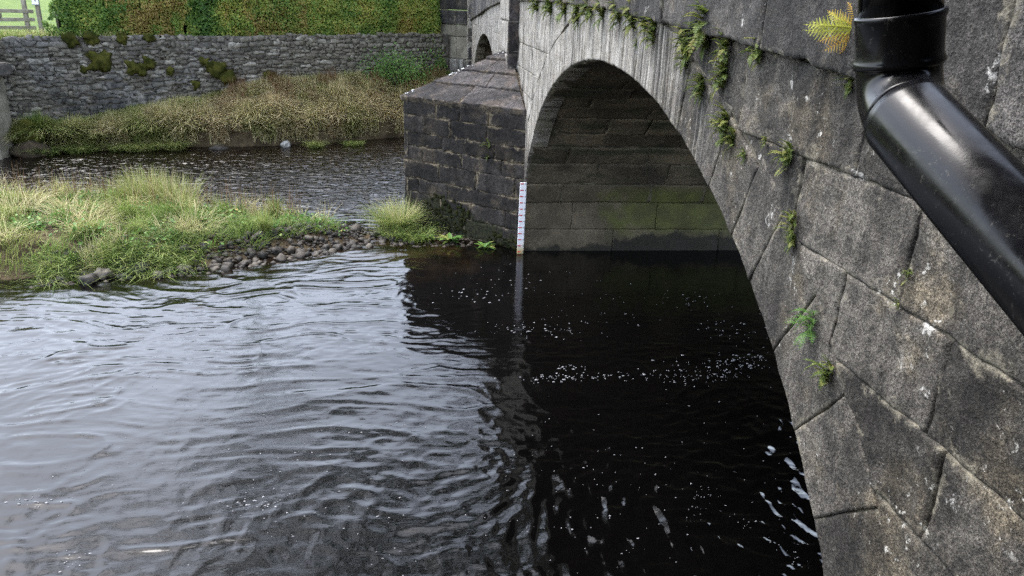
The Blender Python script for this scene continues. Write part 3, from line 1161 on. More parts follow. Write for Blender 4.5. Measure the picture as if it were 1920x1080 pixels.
Pv1 = np.array([-.966, 1.012, 3.652])       # foot of the socket
up = np.array([-.19, .0, 1.0])
up /= np.linalg.norm(up)
lathe('pipe_length', Pv1 + up * .06, Pv1 + up * 1.09, [(0, .052), (1, .052)], M['pipe'])
lathe('socket', Pv1, Pv1 + up * .07, [(-.02, .053), (0, .0575), (.06, .0592), (.13, .0575), (.2, .0555), (.84, .0555), (.89, .057), (.94, .0578), (.99, .0565), (1.0, .0522)], M['pipe'])
dg = np.array([.012, -.235, -.107]); dg /= np.linalg.norm(dg)
# elbow: quadratic bend from the socket into the sloping length
e0 = Pv1 + up * .005
e1 = Pv1 - up * .05
e2 = np.array([-.974, .95, 3.585])
el_pts = []
for i in range(15):
    u_ = i / 14
    el_pts.append((1 - u_) ** 2 * e0 + 2 * u_ * (1 - u_) * e1 + u_ * u_ * e2)
V, Fc = tube_vf([p - O for p in el_pts], .0545, 48)
obj('elbow', mesh('elbow', V, Fc, M['pipe']), pipe)
pe = e2 + dg * .98
V, Fc = tube_vf([e2 - dg * .012 - O, e2 - dg * .011 - O, e2 - O, pe - O], [.053, .0555, .056, .056], 48)
obj('sloping_length', mesh('sloping_length', V, Fc, M['pipe']), pipe)
# lower swan-neck bend and the length going down
b0 = pe
bl = [b0 - dg * .01]
for i in range(1, 10):
    u_ = i / 9
    q1 = b0 + dg * .08
    q2 = q1 - np.array([0, 0, .1])
    bl.append((1 - u_) ** 2 * b0 + 2 * u_ * (1 - u_) * q1 + u_ * u_ * q2)
bl.append(bl[-1] - np.array([0, 0, 1.1]))
V, Fc = tube_vf([p - O for p in bl], .055, 32)
obj('lower_length', mesh('lower_length', V, Fc, M['pipe']), pipe)

# the gable the swan-neck pipe returns to (behind the camera; mirrored in the pipe)
hw = thing('house_wall', 'dark stone gable wall that the downpipe runs down behind the viewpoint', 'wall', (0, -.2, 0))
V, Fc = box_vf(-5.2, -.07, -.6, 0.0, -.7, 4.75)
obj('gable', mesh('gable', V, Fc, M['cap'], smooth=False), hw)
V, Fc = box_vf(-5.4, -.07, -.75, 1.14, 4.75, 4.95)
obj('eaves', mesh('eaves', V, Fc, M['ledge'], smooth=False), hw)

# ================================================================== FERNS ON THE MASONRY
def leaf_mat(name, stops, trans=.35, rough=.6):
    t = NT(name, rough, .25)
    c = t.color_ramp(t.attr('tone'), stops)
    t.col(c)
    tr = t.n('BsdfTranslucent')
    t.l(c, tr.inputs['Color'])
    ms = t.n('MixShader')
    ms.inputs[0].default_value = trans
    t.l(t.bsdf.outputs[0], ms.inputs[1])
    t.l(tr.outputs[0], ms.inputs[2])
    t.l(ms.outputs[0], t.out.inputs['Surface'])
    return t.mat


M['fern'] = leaf_mat('wall_fern', [(0, (.025, .04, .010)), (.35, (.06, .09, .018)), (.65, (.12, .16, .032)), (.85, (.21, .2, .06)), (1, (.14, .085, .035))])
M['fern_bright'] = leaf_mat('lush_fern', [(0, (.05, .13, .022)), (1, (.13, .25, .05))])
M['fern_yellow'] = leaf_mat('yellow_fern', [(0, (.34, .38, .05)), (.6, (.5, .5, .09)), (1, (.6, .56, .17))], .45)
M['fern_orange'] = leaf_mat('orange_fern', [(0, (.38, .2, .02)), (.6, (.52, .33, .045)), (1, (.55, .44, .08))], .4)


def frond_mesh(name, mat, length, width, droop, seed, kind='pinnate', n=11):
    """one frond growing along +Y from the origin, lifting +Z then drooping."""
    rs = np.random.RandomState(seed)
    V, Fc, T = [], [], []

    def spine(u):
        return np.array([.12 * length * math.sin(u * 2.2 + seed) * u, length * u * (1 - .12 * u), length * (.32 * u - droop * u * u)])
    for i in range(n):       # rachis
        pass
    base_t = rs.rand()
    pts = [spine(i / 6) for i in range(7)]
    v, f = tube_vf(pts, [.012 * length * (1.15 - i / 6) + .0006 for i in range(7)], 4)
    V += [np.array(q) for q in v]
    Fc += f
    T += [.6] * len(v)
    for i in range(1, n + 1):
        u = i / (n + .3)
        p = spine(u)
        tg = spine(min(u + .05, 1.0)) - spine(u - .05)
        tg /= np.linalg.norm(tg)
        wloc = width * (math.sin(min(1, u * 1.08) * math.pi) ** .7 * .75 + .25 * (1 - u)) * rs.uniform(.85, 1.12)
        for s in (-1, 1):
            d = np.array([s, .45, 0])
            d /= np.linalg.norm(d)
            sag = rs.uniform(-.25, .1)
            tip = p + d * wloc + np.array([0, 0, sag * wloc])
            midp = p + d * wloc * .5 + np.array([0, 0, .06 * wloc])
            hw = length / n * (.42 if kind == 'strap' else .40)
            pw = tg * hw
            o = len(V)
            if kind == 'double':
                # pinna made of leaflets
                m_ = 7
                for k in range(m_):
                    w_ = (k + .6) / m_
                    q = p + (tip - p) * w_
                    lw = hw * 1.15 * (1 - .75 * w_)
                    o = len(V)
                    step_ = (tip - p) / m_
                    V += [q - step_ * .45, q + pw / hw * lw, q + step_ * .5, q - pw / hw * lw]
                    Fc.append((o, o + 1, o + 2, o + 3))
                    T += [np.clip(base_t * .5 + rs.rand() * .5, 0, 1)] * 4
            else:
                V += [p - pw * .9, midp - pw * .9, tip, midp + pw, p + pw * .9]
                Fc += [(o, o + 1, o + 3, o + 4), (o + 1, o + 2, o + 3)]
                T += [np.clip(base_t * .6 + rs.rand() * .4, 0, 1)] * 5
    return mesh(name, np.array(V), Fc, mat, {'tone': T}, smooth=False)


FR = [frond_mesh('frond', M['fern'], 1.0, .19, .35 + .2 * (i % 3), i + 1, 'strap', 12) for i in range(6)]
FRB = [frond_mesh('frond', M['fern_bright'], 1.0, .26, .6, i + 21, 'double', 10) for i in range(3)]
FRY = [frond_mesh('frond', M['fern_yellow'], 1.0, .22, .45, i + 41, 'double', 15) for i in range(3)]
FRO = [frond_mesh('frond', M['fern_orange'], 1.0, .26, .7, i + 61, 'double', 13) for i in range(3)]


def orient(o, d, upv=(0, 0, 1)):
    d = Vector(d).normalized()
    x = d.cross(Vector(upv))
    if x.length < 1e-3: x = Vector((0, 1, 0))
    x.normalize()
    z = x.cross(d)
    mm = Matrix((x, d, z)).transposed()
    o.rotation_mode = 'QUATERNION'
    o.rotation_quaternion = mm.to_quaternion()


def wall_fern(y, z, s, label, meshes=FR, n=16, group='small ferns rooted in the bridge joints', tall=1.0, xo=0.0, name='fern'):
    f = thing(name, label, 'fern', (-.004 + xo, y, z), group)
    for k in range(n):
        o = obj('frond', random.choice(meshes), f)
        a = random.uniform(-1.6, 1.6) if k % 4 else random.uniform(1.6, 4.7)
        # in-plane direction: mostly hanging or fanning, growing out from the wall (-x)
        dy, dz = math.sin(a), math.cos(a)
        orient(o, (-random.uniform(.35, 1.0), dy * .8, (dz * .7 + .05) * tall))
        sc = s * random.uniform(.45, 1.0)
        o.scale = (sc, sc, sc)
        o.location = (0, random.uniform(-.2, .2) * s, random.uniform(-.34, .3) * s * tall)
    return f


FERNS = [
    (10.76, 3.75, .24, 'dark fern tuft under the parapet nearest the pilaster'),
    (9.67, 3.73, .26, 'fern tuft under the parapet, second from the pilaster'),
    (8.72, 3.745, .21, 'fern tuft under the parapet, third from the pilaster'),
    (8.02, 3.70, .17, 'small fern tuft under the parapet, fourth from the pilaster'),
    (7.41, 3.735, .20, 'fern tuft under the parapet, left of the arch crown'),
    (6.92, 3.715, .18, 'fern tuft under the parapet right above the arch crown'),
    (6.30, 3.70, .18, 'fern tuft under the parapet, first to the right of the arch crown'),
    (5.86, 3.67, .18, 'thick fern tuft under the parapet above the right haunch of the arch'),
    (5.57, 3.645, .13, 'small fern tuft under the parapet just above a hanging brown fern'),
    (5.33, 3.563, .16, 'narrow brownish fern hanging below the row of parapet ferns'),
    (4.31, 3.62, .22, 'largest fern clump, bushy green, under the parapet joint'),
    (4.66, 3.548, .14, 'fern clump left of the largest bushy fern clump'),
    (4.00, 3.565, .13, 'fern clump right of the largest bushy fern clump'),
    (4.60, 3.437, .13, 'fern hanging below the clump left of the largest fern'),
    (3.99, 3.389, .14, 'yellow-green fern in the joint below the largest fern clump'),
    (4.30, 3.302, .14, 'hanging fern on a voussoir joint above the dark streaks'),
    (3.595, 3.56, .13, 'grey-green fern under the parapet with a pale patch above'),
    (3.888, 3.144, .15, 'long fern clump hanging on the extrados joint'),
    (3.77, 3.096, .10, 'lower end of the fern growth on the extrados joint'),
    (3.602, 3.05, .065, 'tiny fern just below the long clump on the extrados joint'),
    (3.391, 3.153, .05, 'tiny fern seedling on the bed joint left of the white streak'),
    (3.154, 3.125, .115, 'round fern at the foot of the white mortar streak'),
    (3.007, 2.86, .095, 'narrow fern in an upright joint beside the voussoirs'),
    (2.978, 2.784, .075, 'low tail of the narrow fern in the upright joint'),
    (2.20, 2.914, .045, 'tiny moss-green fern in the joint below the sloping pipe'),
    (2.215, 2.798, .03, 'tiniest fern seedling at a bed joint below the pipe'),
    (2.762, 3.50, .07, 'small fern under the parapet beside the pipe elbow'),
    (2.181, 3.455, .045, 'tiny fern under the ledge right of the pipe'),
    (2.074, 3.425, .045, 'second tiny fern under the ledge right of the pipe'),
    (7.998, 3.60, .12, 'small fern growing on a pale voussoir below the parapet row'),
    (5.75, 3.48, .055, 'tiny fern high on the pale voussoirs'),
]
for (y_, z_, s_, lab) in FERNS:
    under = z_ > float(string_z(y_)) - .06
    wall_fern(y_, z_ - (.02 if under else 0), s_, lab, n=int(np.clip(16 + s_ * 190, 14, 56)), tall=1.25)
wall_fern(2.723, 2.514, .125, 'bright green broad fern low on the arch ring', FRB, 24)
wall_fern(2.526, 2.379, .125, 'yellowish green fern cushion lowest on the arch ring', FR, 22)
# the big fern behind the pipe
bf = thing('fern', 'large yellow and orange autumn fern behind the downpipe socket', 'fern', (-.02, 2.73, 3.67))
for (mm, d, L_) in ((FRY[0], (-.87, .42, .16), .23), (FRY[1], (-.85, .42, -.03), .23), (FRY[2], (-.8, .45, .34), .16), (FRO[0], (-.75, .3, -.5), .16), (FRO[1], (-.5, .1, -.8), .12), (FRO[2], (-.5, .2, .75), .13), (FRO[1], (-.3, .1, .9), .12), (FRO[2], (-.3, .1, -.9), .10), (FRY[2], (-.86, .4, .05), .2), (FRO[1], (-.8, .35, -.3), .17), (FRO[0], (-.8, .38, .5), .16)):
    o = obj('frond', mm, bf)
    orient(o, d, (-.45, -.85, .25))
    o.scale = (L_ * .8, L_, L_)
# two ferns on the cutwater face and leafy plants at its foot
for (a_, b_, s_, lab) in ((1.80, 1.62, .16, 'small green fern high on the dark cutwater face'), (1.78, 1.42, .09, 'tiny fern just below another on the dark cutwater face')):
    p = cutN(np.array(a_), np.array(b_), np.array(0.0))
    f = wall_fern(0, 0, s_, lab, n=10)
    f.location = p
    f.rotation_euler = (0, 0, math.atan2(-nN[1], -nN[0]))

# ================================================================== GRASS
def blades(P, h, ang, lean, width, tone, nseg=3):
    N = len(P)
    d = np.stack([np.cos(ang), np.sin(ang), 0 * ang], 1)
    s = np.stack([-np.sin(ang), np.cos(ang), 0 * ang], 1)
    tw = RS.uniform(-.9, .9, N)
    s = s * np.cos(tw)[:, None] + d * np.sin(tw)[:, None]
    V = np.empty((N, nseg + 1, 2, 3))
    for i in range(nseg + 1):
        u = i / nseg
        c = P + d * (h * lean * u ** 1.8)[:, None]
        c[:, 2] += h * (u - .38 * np.clip(lean, 0, 2.2) * u ** 2.2)
        w = width * (1 - u) ** .6 * .5 + .0004
        V[:, i, 0] = c - s * w[:, None]
        V[:, i, 1] = c + s * w[:, None]
    Vf = V.reshape(-1, 3)
    base = np.arange(N) * (nseg + 1) * 2
    f = np.concatenate([np.stack([base + 2 * i, base + 2 * i + 1, base + 2 * i + 3, base + 2 * i + 2], 1) for i in range(nseg)])
    T = np.repeat(tone, (nseg + 1) * 2)
    return Vf, f, T


def grass_obj(name, sets, mat, parent=None):
    V, Fc, T, o = [], [], [], 0
    for (v, f, t_) in sets:
        V.append(v)
        Fc.append(f + o)
        T.append(t_)
        o += len(v)
    return obj(name, mesh(name, np.concatenate(V), np.concatenate(Fc), mat, {'tone': np.concatenate(T)}), parent)


GR = [(0, (.055, .105, .02)), (.25, (.12, .19, .04)), (.5, (.22, .27, .075)), (.68, (.34, .33, .14)), (.85, (.50, .44, .26)), (1, (.36, .27, .15))]
M['grass'] = leaf_mat('riverside_grass', GR, .35, .7)
M['weed'] = leaf_mat('dead_weeds', [(0, (.06, .03, .015)), (.5, (.14, .075, .035)), (1, (.22, .15, .07))], .2, .8)

# -- the gravel island
N = 60000
x = RS.uniform(-13.5, -1.6, N)
y = RS.uniform(8.6, 15.2, N)
z = island_h(x, y)
cl = fbm(x * 1.3, y * 1.3, 0, 3, 61)
cl2 = fbm(x * 3.5, y * 3.5, 0, 2, 62)
edge = .035 + .05 * cl
ramp_r = np.interp(x, [-14, -5.2, -4.2, -3.4, -2.6, -1.6], [.25, .2, -.1, -.5, -1.15, -1.6])
nearline = np.interp(x, [-14, -9, -7.1, -6.2, -4.7, -3.5, -2.4], [9.2, 9.8, 10.1, 10.3, 10.6, 11.15, 11.85])
bare = np.interp(x, [-14, -7, -5.2, -4.3, -3.3, -2.3], [.12, .15, .42, .75, 1.1, 1.4]) + .25 * cl2
keep = (z > .0) & (cl * .9 + ramp_r + cl2 * .6 > -.2) & (y - nearline > bare)
keep &= RS.rand(len(x)) < .72
x, y, z, cl, cl2 = x[keep], y[keep], z[keep], cl[keep], cl2[keep]
N = len(x)
tone = np.clip(.34 + .5 * fbm(x * 1.1, y * .9, 0, 3, 63) + RS.normal(0, .13, N), 0, .8)
h = (.17 + .12 * np.clip(cl, -.5, 1) + .06 * RS.rand(N)) * RS.uniform(.7, 1.4, N)
h = h * np.interp(x, [-6, -4, -3], [1.2, 1.0, .8])
ang = -1.0 + 1.6 * fbm(x * 1.1, y * 1.1, 2, 2, 64) * 2 + RS.normal(0, .7, N)
lean = np.clip(RS.normal(.75, .35, N) + .5 * cl2, .1, 1.7)
S1 = blades(np.stack([x, y, z - .02], 1), h, ang, lean, RS.uniform(.006, .013, N), tone)
# straw clumps, seed stems
sets = [S1]


def clump(cx, cy, n, rad, h0, h1, t0, t1, lean_m=.5, w=(.004, .009), dirn=None, spread=3.14, zf=None):
    r = np.sqrt(RS.rand(n)) * rad
    a = RS.uniform(0, 6.283, n)
    X, Y = cx + r * np.cos(a), cy + r * np.sin(a)
    Z = (island_h(X, Y) if zf is None else zf(X, Y)) - .03
    an = a + RS.normal(0, .5, n) if dirn is None else dirn + RS.normal(0, spread, n)
    return blades(np.stack([X, Y, Z], 1), RS.uniform(h0, h1, n), an, np.clip(RS.normal(lean_m, .25, n), .05, 1.9), RS.uniform(*w, n), np.clip(RS.uniform(t0, t1, n), 0, 1))


for (cx, cy, n, rd, h0, h1, t0, t1, ln) in [
    (-6.2, 13.2, 420, .33, .35, .75, .35, .72, .22), (-5.75, 13.1, 260, .3, .3, .7, .6, .95, .25), (-6.6, 13.2, 160, .25, .3, .6, .3, .6, .3),
    (-5.6, 12.5, 320, .3, .3, .55, .5, .85, .8), (-5.0, 11.6, 260, .22, .3, .6, .7, .95, 1.0), (-4.75, 12.9, 240, .3, .3, .6, .65, .95, .4),
    (-4.3, 12.8, 200, .22, .3, .55, .75, 1.0, .35), (-3.9, 12.6, 140, .2, .25, .5, .6, .95, .4), (-3.2, 12.5, 60, .08, .3, .55, .75, .95, .3),
    (-3.55, 12.3, 90, .2, .2, .4, .6, .9, .6), (-6.9, 11.9, 300, .22, .35, .6, .75, .97, .9), (-6.5, 11.5, 240, .2, .3, .55, .75, .95, 1.1),
    (-7.9, 12.3, 320, .25, .35, .7, .75, .97, .9), (-8.6, 12.8, 300, .5, .3, .6, .6, .95, .5), (-7.5, 13.6, 300, .4, .3, .65, .55, .95, .3),
    (-8.4, 13.8, 200, .35, .3, .65, .6, .95, .3), (-9.2, 13.4, 300, .5, .3, .6, .5, .95, .4), (-5.3, 11.2, 160, .25, .25, .5, .6, .9, .9),
    (-7.0, 13.7, 160, .2, .4, .75, .7, 1.0, .3)]:
    sets.append(clump(cx, cy, int(n * .5), rd * 1.25, h0, h1, t0 - .08, t1, ln, (.004, .010)))
for _ in range(95):
    cx = random.uniform(-10.5, -3.9)
    lo_ = float(np.interp(cx, [-14, -9, -7.1, -6.2, -4.7, -3.5], [9.2, 9.8, 10.1, 10.3, 10.9, 11.7]))
    cy = random.uniform(lo_ + .35, 13.6)
    t0 = random.choice([.0, .1, .2, .35, .5, .62])
    sets.append(clump(cx, cy, random.randint(70, 200), random.uniform(.07, .2), .16, random.uniform(.32, .62), t0, t0 + .28, random.uniform(.35, 1.2), (.006, .013), random.uniform(-2.6, -.4), random.uniform(.4, 1.6)))
for (cx, cy, n) in ((-6.2, 13.15, 420), (-5.85, 13.1, 320), (-5.55, 12.8, 260)):
    sets.append(clump(cx, cy, n, .26, .3, .8, .35, .85, .3, (.004, .010)))
# green low clumps on the stones
for (cx, cy) in [(-4.75, 11.35), (-4.2, 11.5), (-3.75, 11.9), (-4.45, 11.9), (-3.2, 12.2), (-5.1, 11.0), (-3.5, 12.6), (-4.0, 12.2), (-5.9, 10.75), (-6.7, 10.6), (-5.4, 11.0)]:
    sets.append(clump(cx, cy, 260, .26, .12, .3, .08, .45, .9, (.007, .014)))
# drooping edge tufts over the water
for (cx, cy, n) in [(-5.35, 10.72, 420), (-6.5, 10.42, 380), (-7.6, 10.2, 380), (-5.0, 10.85, 260), (-5.8, 10.7, 300), (-8.5, 10.1, 300)]:
    sets.append(clump(cx, cy, n, .3, .2, .42, .1, .6, 1.25, (.006, .012), -1.5, .8))
g = grass_obj('island_grass', sets, M['grass'])
tag(g, 'bright green and straw grass covering the low gravel island', 'grass', kind='stuff')
# thin dark weed stems
N = 900
x = RS.uniform(-9.5, -3.6, N)
y = np.interp(x, [-9.5, -3.6], [13.7, 12.7]) + RS.normal(0, .4, N)
z = island_h(x, y)
k = z > .05
st = blades(np.stack([x, y, z], 1)[k], RS.uniform(.3, .75, N)[k], RS.uniform(0, 6.28, N)[k], RS.uniform(.02, .35, N)[k], np.full(N, .006)[k], RS.uniform(.3, 1, N)[k])
g = grass_obj('weed_stems', [st], M['weed'])
tag(g, 'thin brown dead weed stems standing above the island grass', 'weeds', kind='stuff')

# -- tussock against the nose of the cutwater
tz = lambda X, Y: np.full_like(X, .05)
ts = thing('grass_tussock', 'rounded green and straw grass tussock against the nose of the cutwater', 'tussock', (-2.02, 12.58, 0))
sets = [clump(0, 0, 900, .26, .3, .62, .15, .75, .75, (.006, .011), zf=lambda X, Y: np.full_like(X, .06)), clump(0.1, .05, 260, .2, .35, .7, .6, .95, .55, (.004, .008), zf=lambda X, Y: np.full_like(X, .06)),
        clump(.35, -.45, 320, .26, .15, .36, .1, .6, 1.0, (.006, .012), zf=lambda X, Y: np.full_like(X, .03)), clump(.0, -.32, 260, .22, .2, .4, .1, .6, 1.0, (.006, .012), zf=lambda X, Y: np.full_like(X, .03))]
grass_obj('blades', sets, M['grass'], ts)
V, Fc = blob_vf((0.05, -.05, .0), 1, 5, 3, (.38, .36, .16), .3)
obj('root_mound', mesh('root_mound', V, Fc, M['earth']), ts)


# leafy waterside plants at the foot of the cutwater
def leafy(name, label, loc, s, seed, n=16):
    f = thing(name, label, 'plant', loc)
    rs = random.Random(seed)
    for k in range(n):
        a = rs.uniform(0, 6.28)
        L_ = s * rs.uniform(.6, 1.1)
        pts, nseg = [], 5
        V, Fc, T = [], [], []
        el_ = rs.uniform(.35, 1.1)
        tn = rs.uniform(0, 1)
        for i in range(nseg + 1):
            u = i / nseg
            r_ = L_ * u * math.cos(el_ * (1 - .5 * u))
            zc = L_ * (u * math.sin(el_) - .45 * u * u)
            w_ = s * .11 * math.sin(min(1, u * .92 + .1) * math.pi) ** .8 + .001
            c_ = Vector((math.cos(a) * r_, math.sin(a) * r_, zc))
            sd_ = Vector((-math.sin(a), math.cos(a), .0)) * w_
            V += [c_ - sd_, c_ + Vector((0, 0, -.25 * w_)), c_ + sd_]
            T += [tn] * 3
        for i in range(nseg):
            q = i * 3
            Fc += [(q, q + 1, q + 4, q + 3), (q + 1, q + 2, q + 5, q + 4)]
        obj('leaf', mesh('leaf', np.array([v[:] for v in V]), Fc, M['leafy'], {'tone': T}), f)
    return f


M['leafy'] = leaf_mat('waterside_leaves', [(0, (.06, .14, .03)), (.7, (.13, .24, .05)), (1, (.3, .3, .09))], .35, .45)
leafy('waterside_plant', 'bright green strap-leaved plant at the waterline by the cutwater', (-1.12, 11.95, .03), .30, 3, 18)
leafy('waterside_plant', 'yellow-green leafy plant at the waterline closer to the gauge board', (-.58, 11.62, .02), .24, 8, 13)
leafy('waterside_plant', 'small green leafy plant on the gravel left of the other two', (-1.5, 12.05, .05), .2, 15, 12)

# -- far bank grass: drooping straw, green near the left and the water
N = 95000
x = RS.uniform(-12.5, -.2, N)
ye = far_edge(x)
ywl = W0[1] - (x - W0[0]) * WN[0] / WN[1]
u = RS.rand(N) ** .85
y = ye + (ywl - ye) * (.02 + .97 * u)
z = ground_h(x, y)
cl = fbm(x * 1.2, y * 1.2, 0, 3, 71)
cl2 = fbm(x * 4, y * 4, 0, 2, 72)
keep = (cl2 > -.55) & ~((u < .09) & (fbm(x * 1.6, 3.0, 0, 2, 73) > .3) & (x > -8.6))
x, y, z, u, cl, cl2 = [q[keep] for q in (x, y, z, u, cl, cl2)]
N = len(x)
green = np.clip(np.interp(x, [-12, -9.6, -8.2, -6, -2.5, -.5], [.65, .5, .2, .0, .0, .3]) + .9 * np.interp(u, [0, .55, .85, 1], [.1, 0, .18, .45]) + .45 * cl, 0, 1)
tone = np.clip(.88 - .56 * green + RS.normal(0, .09, N), 0, 1)
h = np.interp(u, [0, .15, .5, .8, 1], [.34, .46, .38, .28, .22]) * RS.uniform(.7, 1.3, N) * (1 + .3 * cl)
ang = -1.45 + 1.1 * fbm(x * .9, y * .9, 1, 2, 74) * 1.5 + RS.normal(0, .8, N)
lean = np.clip(RS.normal(.95, .5, N) + .5 * cl2, .1, 1.9)
tid = np.floor(vnoise(x * 3.1, y * 3.1, 0, 76) * 9)
tone = np.clip(tone + .16 * vnoise(x * 4.2, y * 4.2, 0, 77) + .13 * np.sin(tid * 2.1) - .05, 0, 1)
ang = ang + .55 * np.sin(tid * 1.7)
h = h * (1 + .35 * vnoise(x * 2.9, y * 2.9, 0, 78))
far = [blades(np.stack([x, y, z - .03], 1), h, ang, lean, RS.uniform(.012, .026, N), tone)]
fz_ = lambda X, Y: np.maximum(ground_h(X, Y), 0)
for (cx, cy, n, rd, h0, h1, t0, t1) in [(-8.5, 19.85, 700, .42, .25, .5, .18, .6), (-7.75, 19.98, 420, .25, .3, .55, .2, .62), (-4.35, 20.55, 260, .22, .2, .42, .2, .6), (-3.4, 20.95, 300, .28, .15, .3, .15, .5), (-8.95, 19.8, 400, .3, .2, .45, .15, .6),
                                        (-10.5, 19.1, 500, .35, .25, .5, .05, .5), (-9.8, 19.55, 500, .4, .25, .5, .1, .55)]:
    far.append(clump(cx, cy, n, rd, h0, h1, t0, t1, 1.2, (.008, .015), -1.5, .8, fz_))
M['bank_grass'] = leaf_mat('dead_bank_grass', [(0, (.07, .13, .028)), (.25, (.15, .21, .05)), (.5, (.27, .29, .10)), (.7, (.44, .40, .20)), (.86, (.60, .52, .32)), (1, (.44, .34, .2))], .35, .7)
g = grass_obj('bank_grass', far, M['bank_grass'])
tag(g, 'long drooping straw-coloured grass on the far river bank', 'grass', kind='stuff')
N = 5000
x = RS.uniform(-7.5, -.6, N)
ywl = W0[1] - (x - W0[0]) * WN[0] / WN[1]
y = ywl - .1 - RS.rand(N) * 1.1
z = ground_h(x, y)
k = fbm(x * 1.7, y * 1.7, 0, 2, 75) > .0
st = blades(np.stack([x, y, z], 1)[k], RS.uniform(.25, .6, N)[k], RS.uniform(0, 6.28, N)[k], RS.uniform(.05, .5, N)[k], np.full(N, .014)[k], RS.uniform(.2, 1, N)[k])
g = grass_obj('dead_weeds', [st], M['weed'])
tag(g, 'reddish brown dead weeds along the foot of the rubble wall', 'weeds', kind='stuff')

# ================================================================== COBBLES AND BOULDERS
t = NT('river_cobble', .7, .35)
c = t.color_ramp(t.rnd(), [(0, (.010, .009, .007)), (.3, (.02, .0175, .013)), (.6, (.034, .029, .023)), (.85, (.05, .042, .032)), (1, (.08, .068, .052))])
c = t.cmul(c, t.ramp(t.noise(18, 4, .6), .3, .7, .6, 1.35))
t.col(c)
t.bump(t.noise(60, 3), .3, .006)
M['cobble'] = t.mat
M['boulder_white'] = simple('lichened_boulder', (.05, .047, .04), (.36, .35, .32), 11)
CB_M = []
for i in range(8):
    V, Fc = blob_vf((0, 0, 0), 1, i * 3.3 + 2, 2, (1, .78, .66), .8)
    CB_M.append(mesh('cobble', V, Fc, M['cobble']))
placed = []
cnt = 0
tries = 0
while cnt < 300 and tries < 20000:
    tries += 1
    xx = random.uniform(-6.6, -1.0)
    if random.random() < .55: xx = random.uniform(-4.6, -2.2)
    nl = float(np.interp(xx, [-9, -7.1, -6.2, -4.7, -3.5, -2.4, -1.5, -1], [9.8, 10.1, 10.3, 10.6, 11.15, 11.85, 12.0, 12.1]))
    bw = float(np.interp(xx, [-6.6, -5.2, -4.3, -3.3, -2.3, -1.0], [.3, .5, .75, 1.0, .75, .3]))
    yy_ = nl + random.uniform(-.12, bw)
    sz = (.026 + .072 * random.random() ** 1.6) * (1 if xx < -2.6 else .8)
    if any((xx - p[0]) ** 2 + (yy_ - p[1]) ** 2 < (.62 * (sz + p[2])) ** 2 for p in placed): continue
    placed.append((xx, yy_, sz))
    gz_ = float(island_h(np.array(xx), np.array(yy_)))
    o = obj('cobble', random.choice(CB_M))
    o.location = (xx, yy_, max(gz_, -.02) + sz * .3)
    o.rotation_euler = (random.uniform(-.4, .4), random.uniform(-.4, .4), random.uniform(0, 6.28))
    o.scale = (sz * random.uniform(.9, 1.3), sz * random.uniform(.9, 1.2), sz * random.uniform(.8, 1.2))
    tag(o, 'rounded grey-brown cobble on the gravel edge of the grassy island', 'cobble', "cobbles along the island's edge")
    cnt += 1
for (xx, yy_, sz, lab) in ((-6.07, 10.16, .10, 'dark pointed boulder at the water edge of the island, left one'), (-5.55, 10.6, .13, 'large dark boulder tucked under the island grass'), (-4.95, 10.6, .085, 'grey boulder at the water edge of the island, right one'), (-5.95, 10.36, .12, 'mossy dark boulder half hidden in grass behind the pointed one')):
    V, Fc = blob_vf((0, 0, 0), 1, xx * 7, 3, (sz * 1.1, sz, sz * .85), .5)
    o = obj('boulder', mesh('boulder', V, Fc, M['cobble']))
    o.location = (xx, yy_, .03)
    tag(o, lab, 'boulder')
V, Fc = blob_vf((0, 0, 0), 1, 4.4, 3, (.12, .11, .12), .5)
o = obj('boulder', mesh('boulder', V, Fc, M['boulder_white']))
o.location = (-5.1, 20.5, .04)
tag(o, 'whitish lichened boulder at the far water edge below the bank', 'boulder')
V, Fc = blob_vf((0, 0, 0), 1, 6.4, 3, (.2, .16, .1), .5)
o = obj('boulder', mesh('boulder', V, Fc, M['cobble']))
o.location = (-6.7, 20.0, .0)
tag(o, 'low dark boulder awash beside the two green bank tussocks', 'boulder')
# finer shingle between them
parts = []
for i in range(1500):
    xx = random.uniform(-6.8, -.75)
    nl = float(np.interp(xx, [-9, -7.1, -6.2, -4.7, -3.5, -2.4, -1.5, -.7], [9.8, 10.1, 10.3, 10.6, 11.15, 11.85, 11.95, 11.9]))
    yy_ = nl + random.uniform(-.2, float(np.interp(xx, [-6.6, -4.3, -3.3, -2.3, -1.0], [.6, 1.2, 1.5, 1.2, .5])))
    r = random.uniform(.015, .045)
    parts.append(blob_vf((xx, yy_, max(float(island_h(np.array(xx), np.array(yy_))), -.03) + r * .35), r, i, 1, (1.2, 1, .8), .5))
V, Fc = joined(parts)
t = NT('shingle', .75, .3)
t.col(t.mix(t.ramp(t.noise(9, 3), .35, .65), (.018, .015, .011), (.06, .047, .035)))
M['shingle'] = t.mat
o = obj('gravel', mesh('gravel', V, Fc, M['shingle']))
tag(o, 'small brown shingle between the island cobbles', 'gravel', kind='stuff')

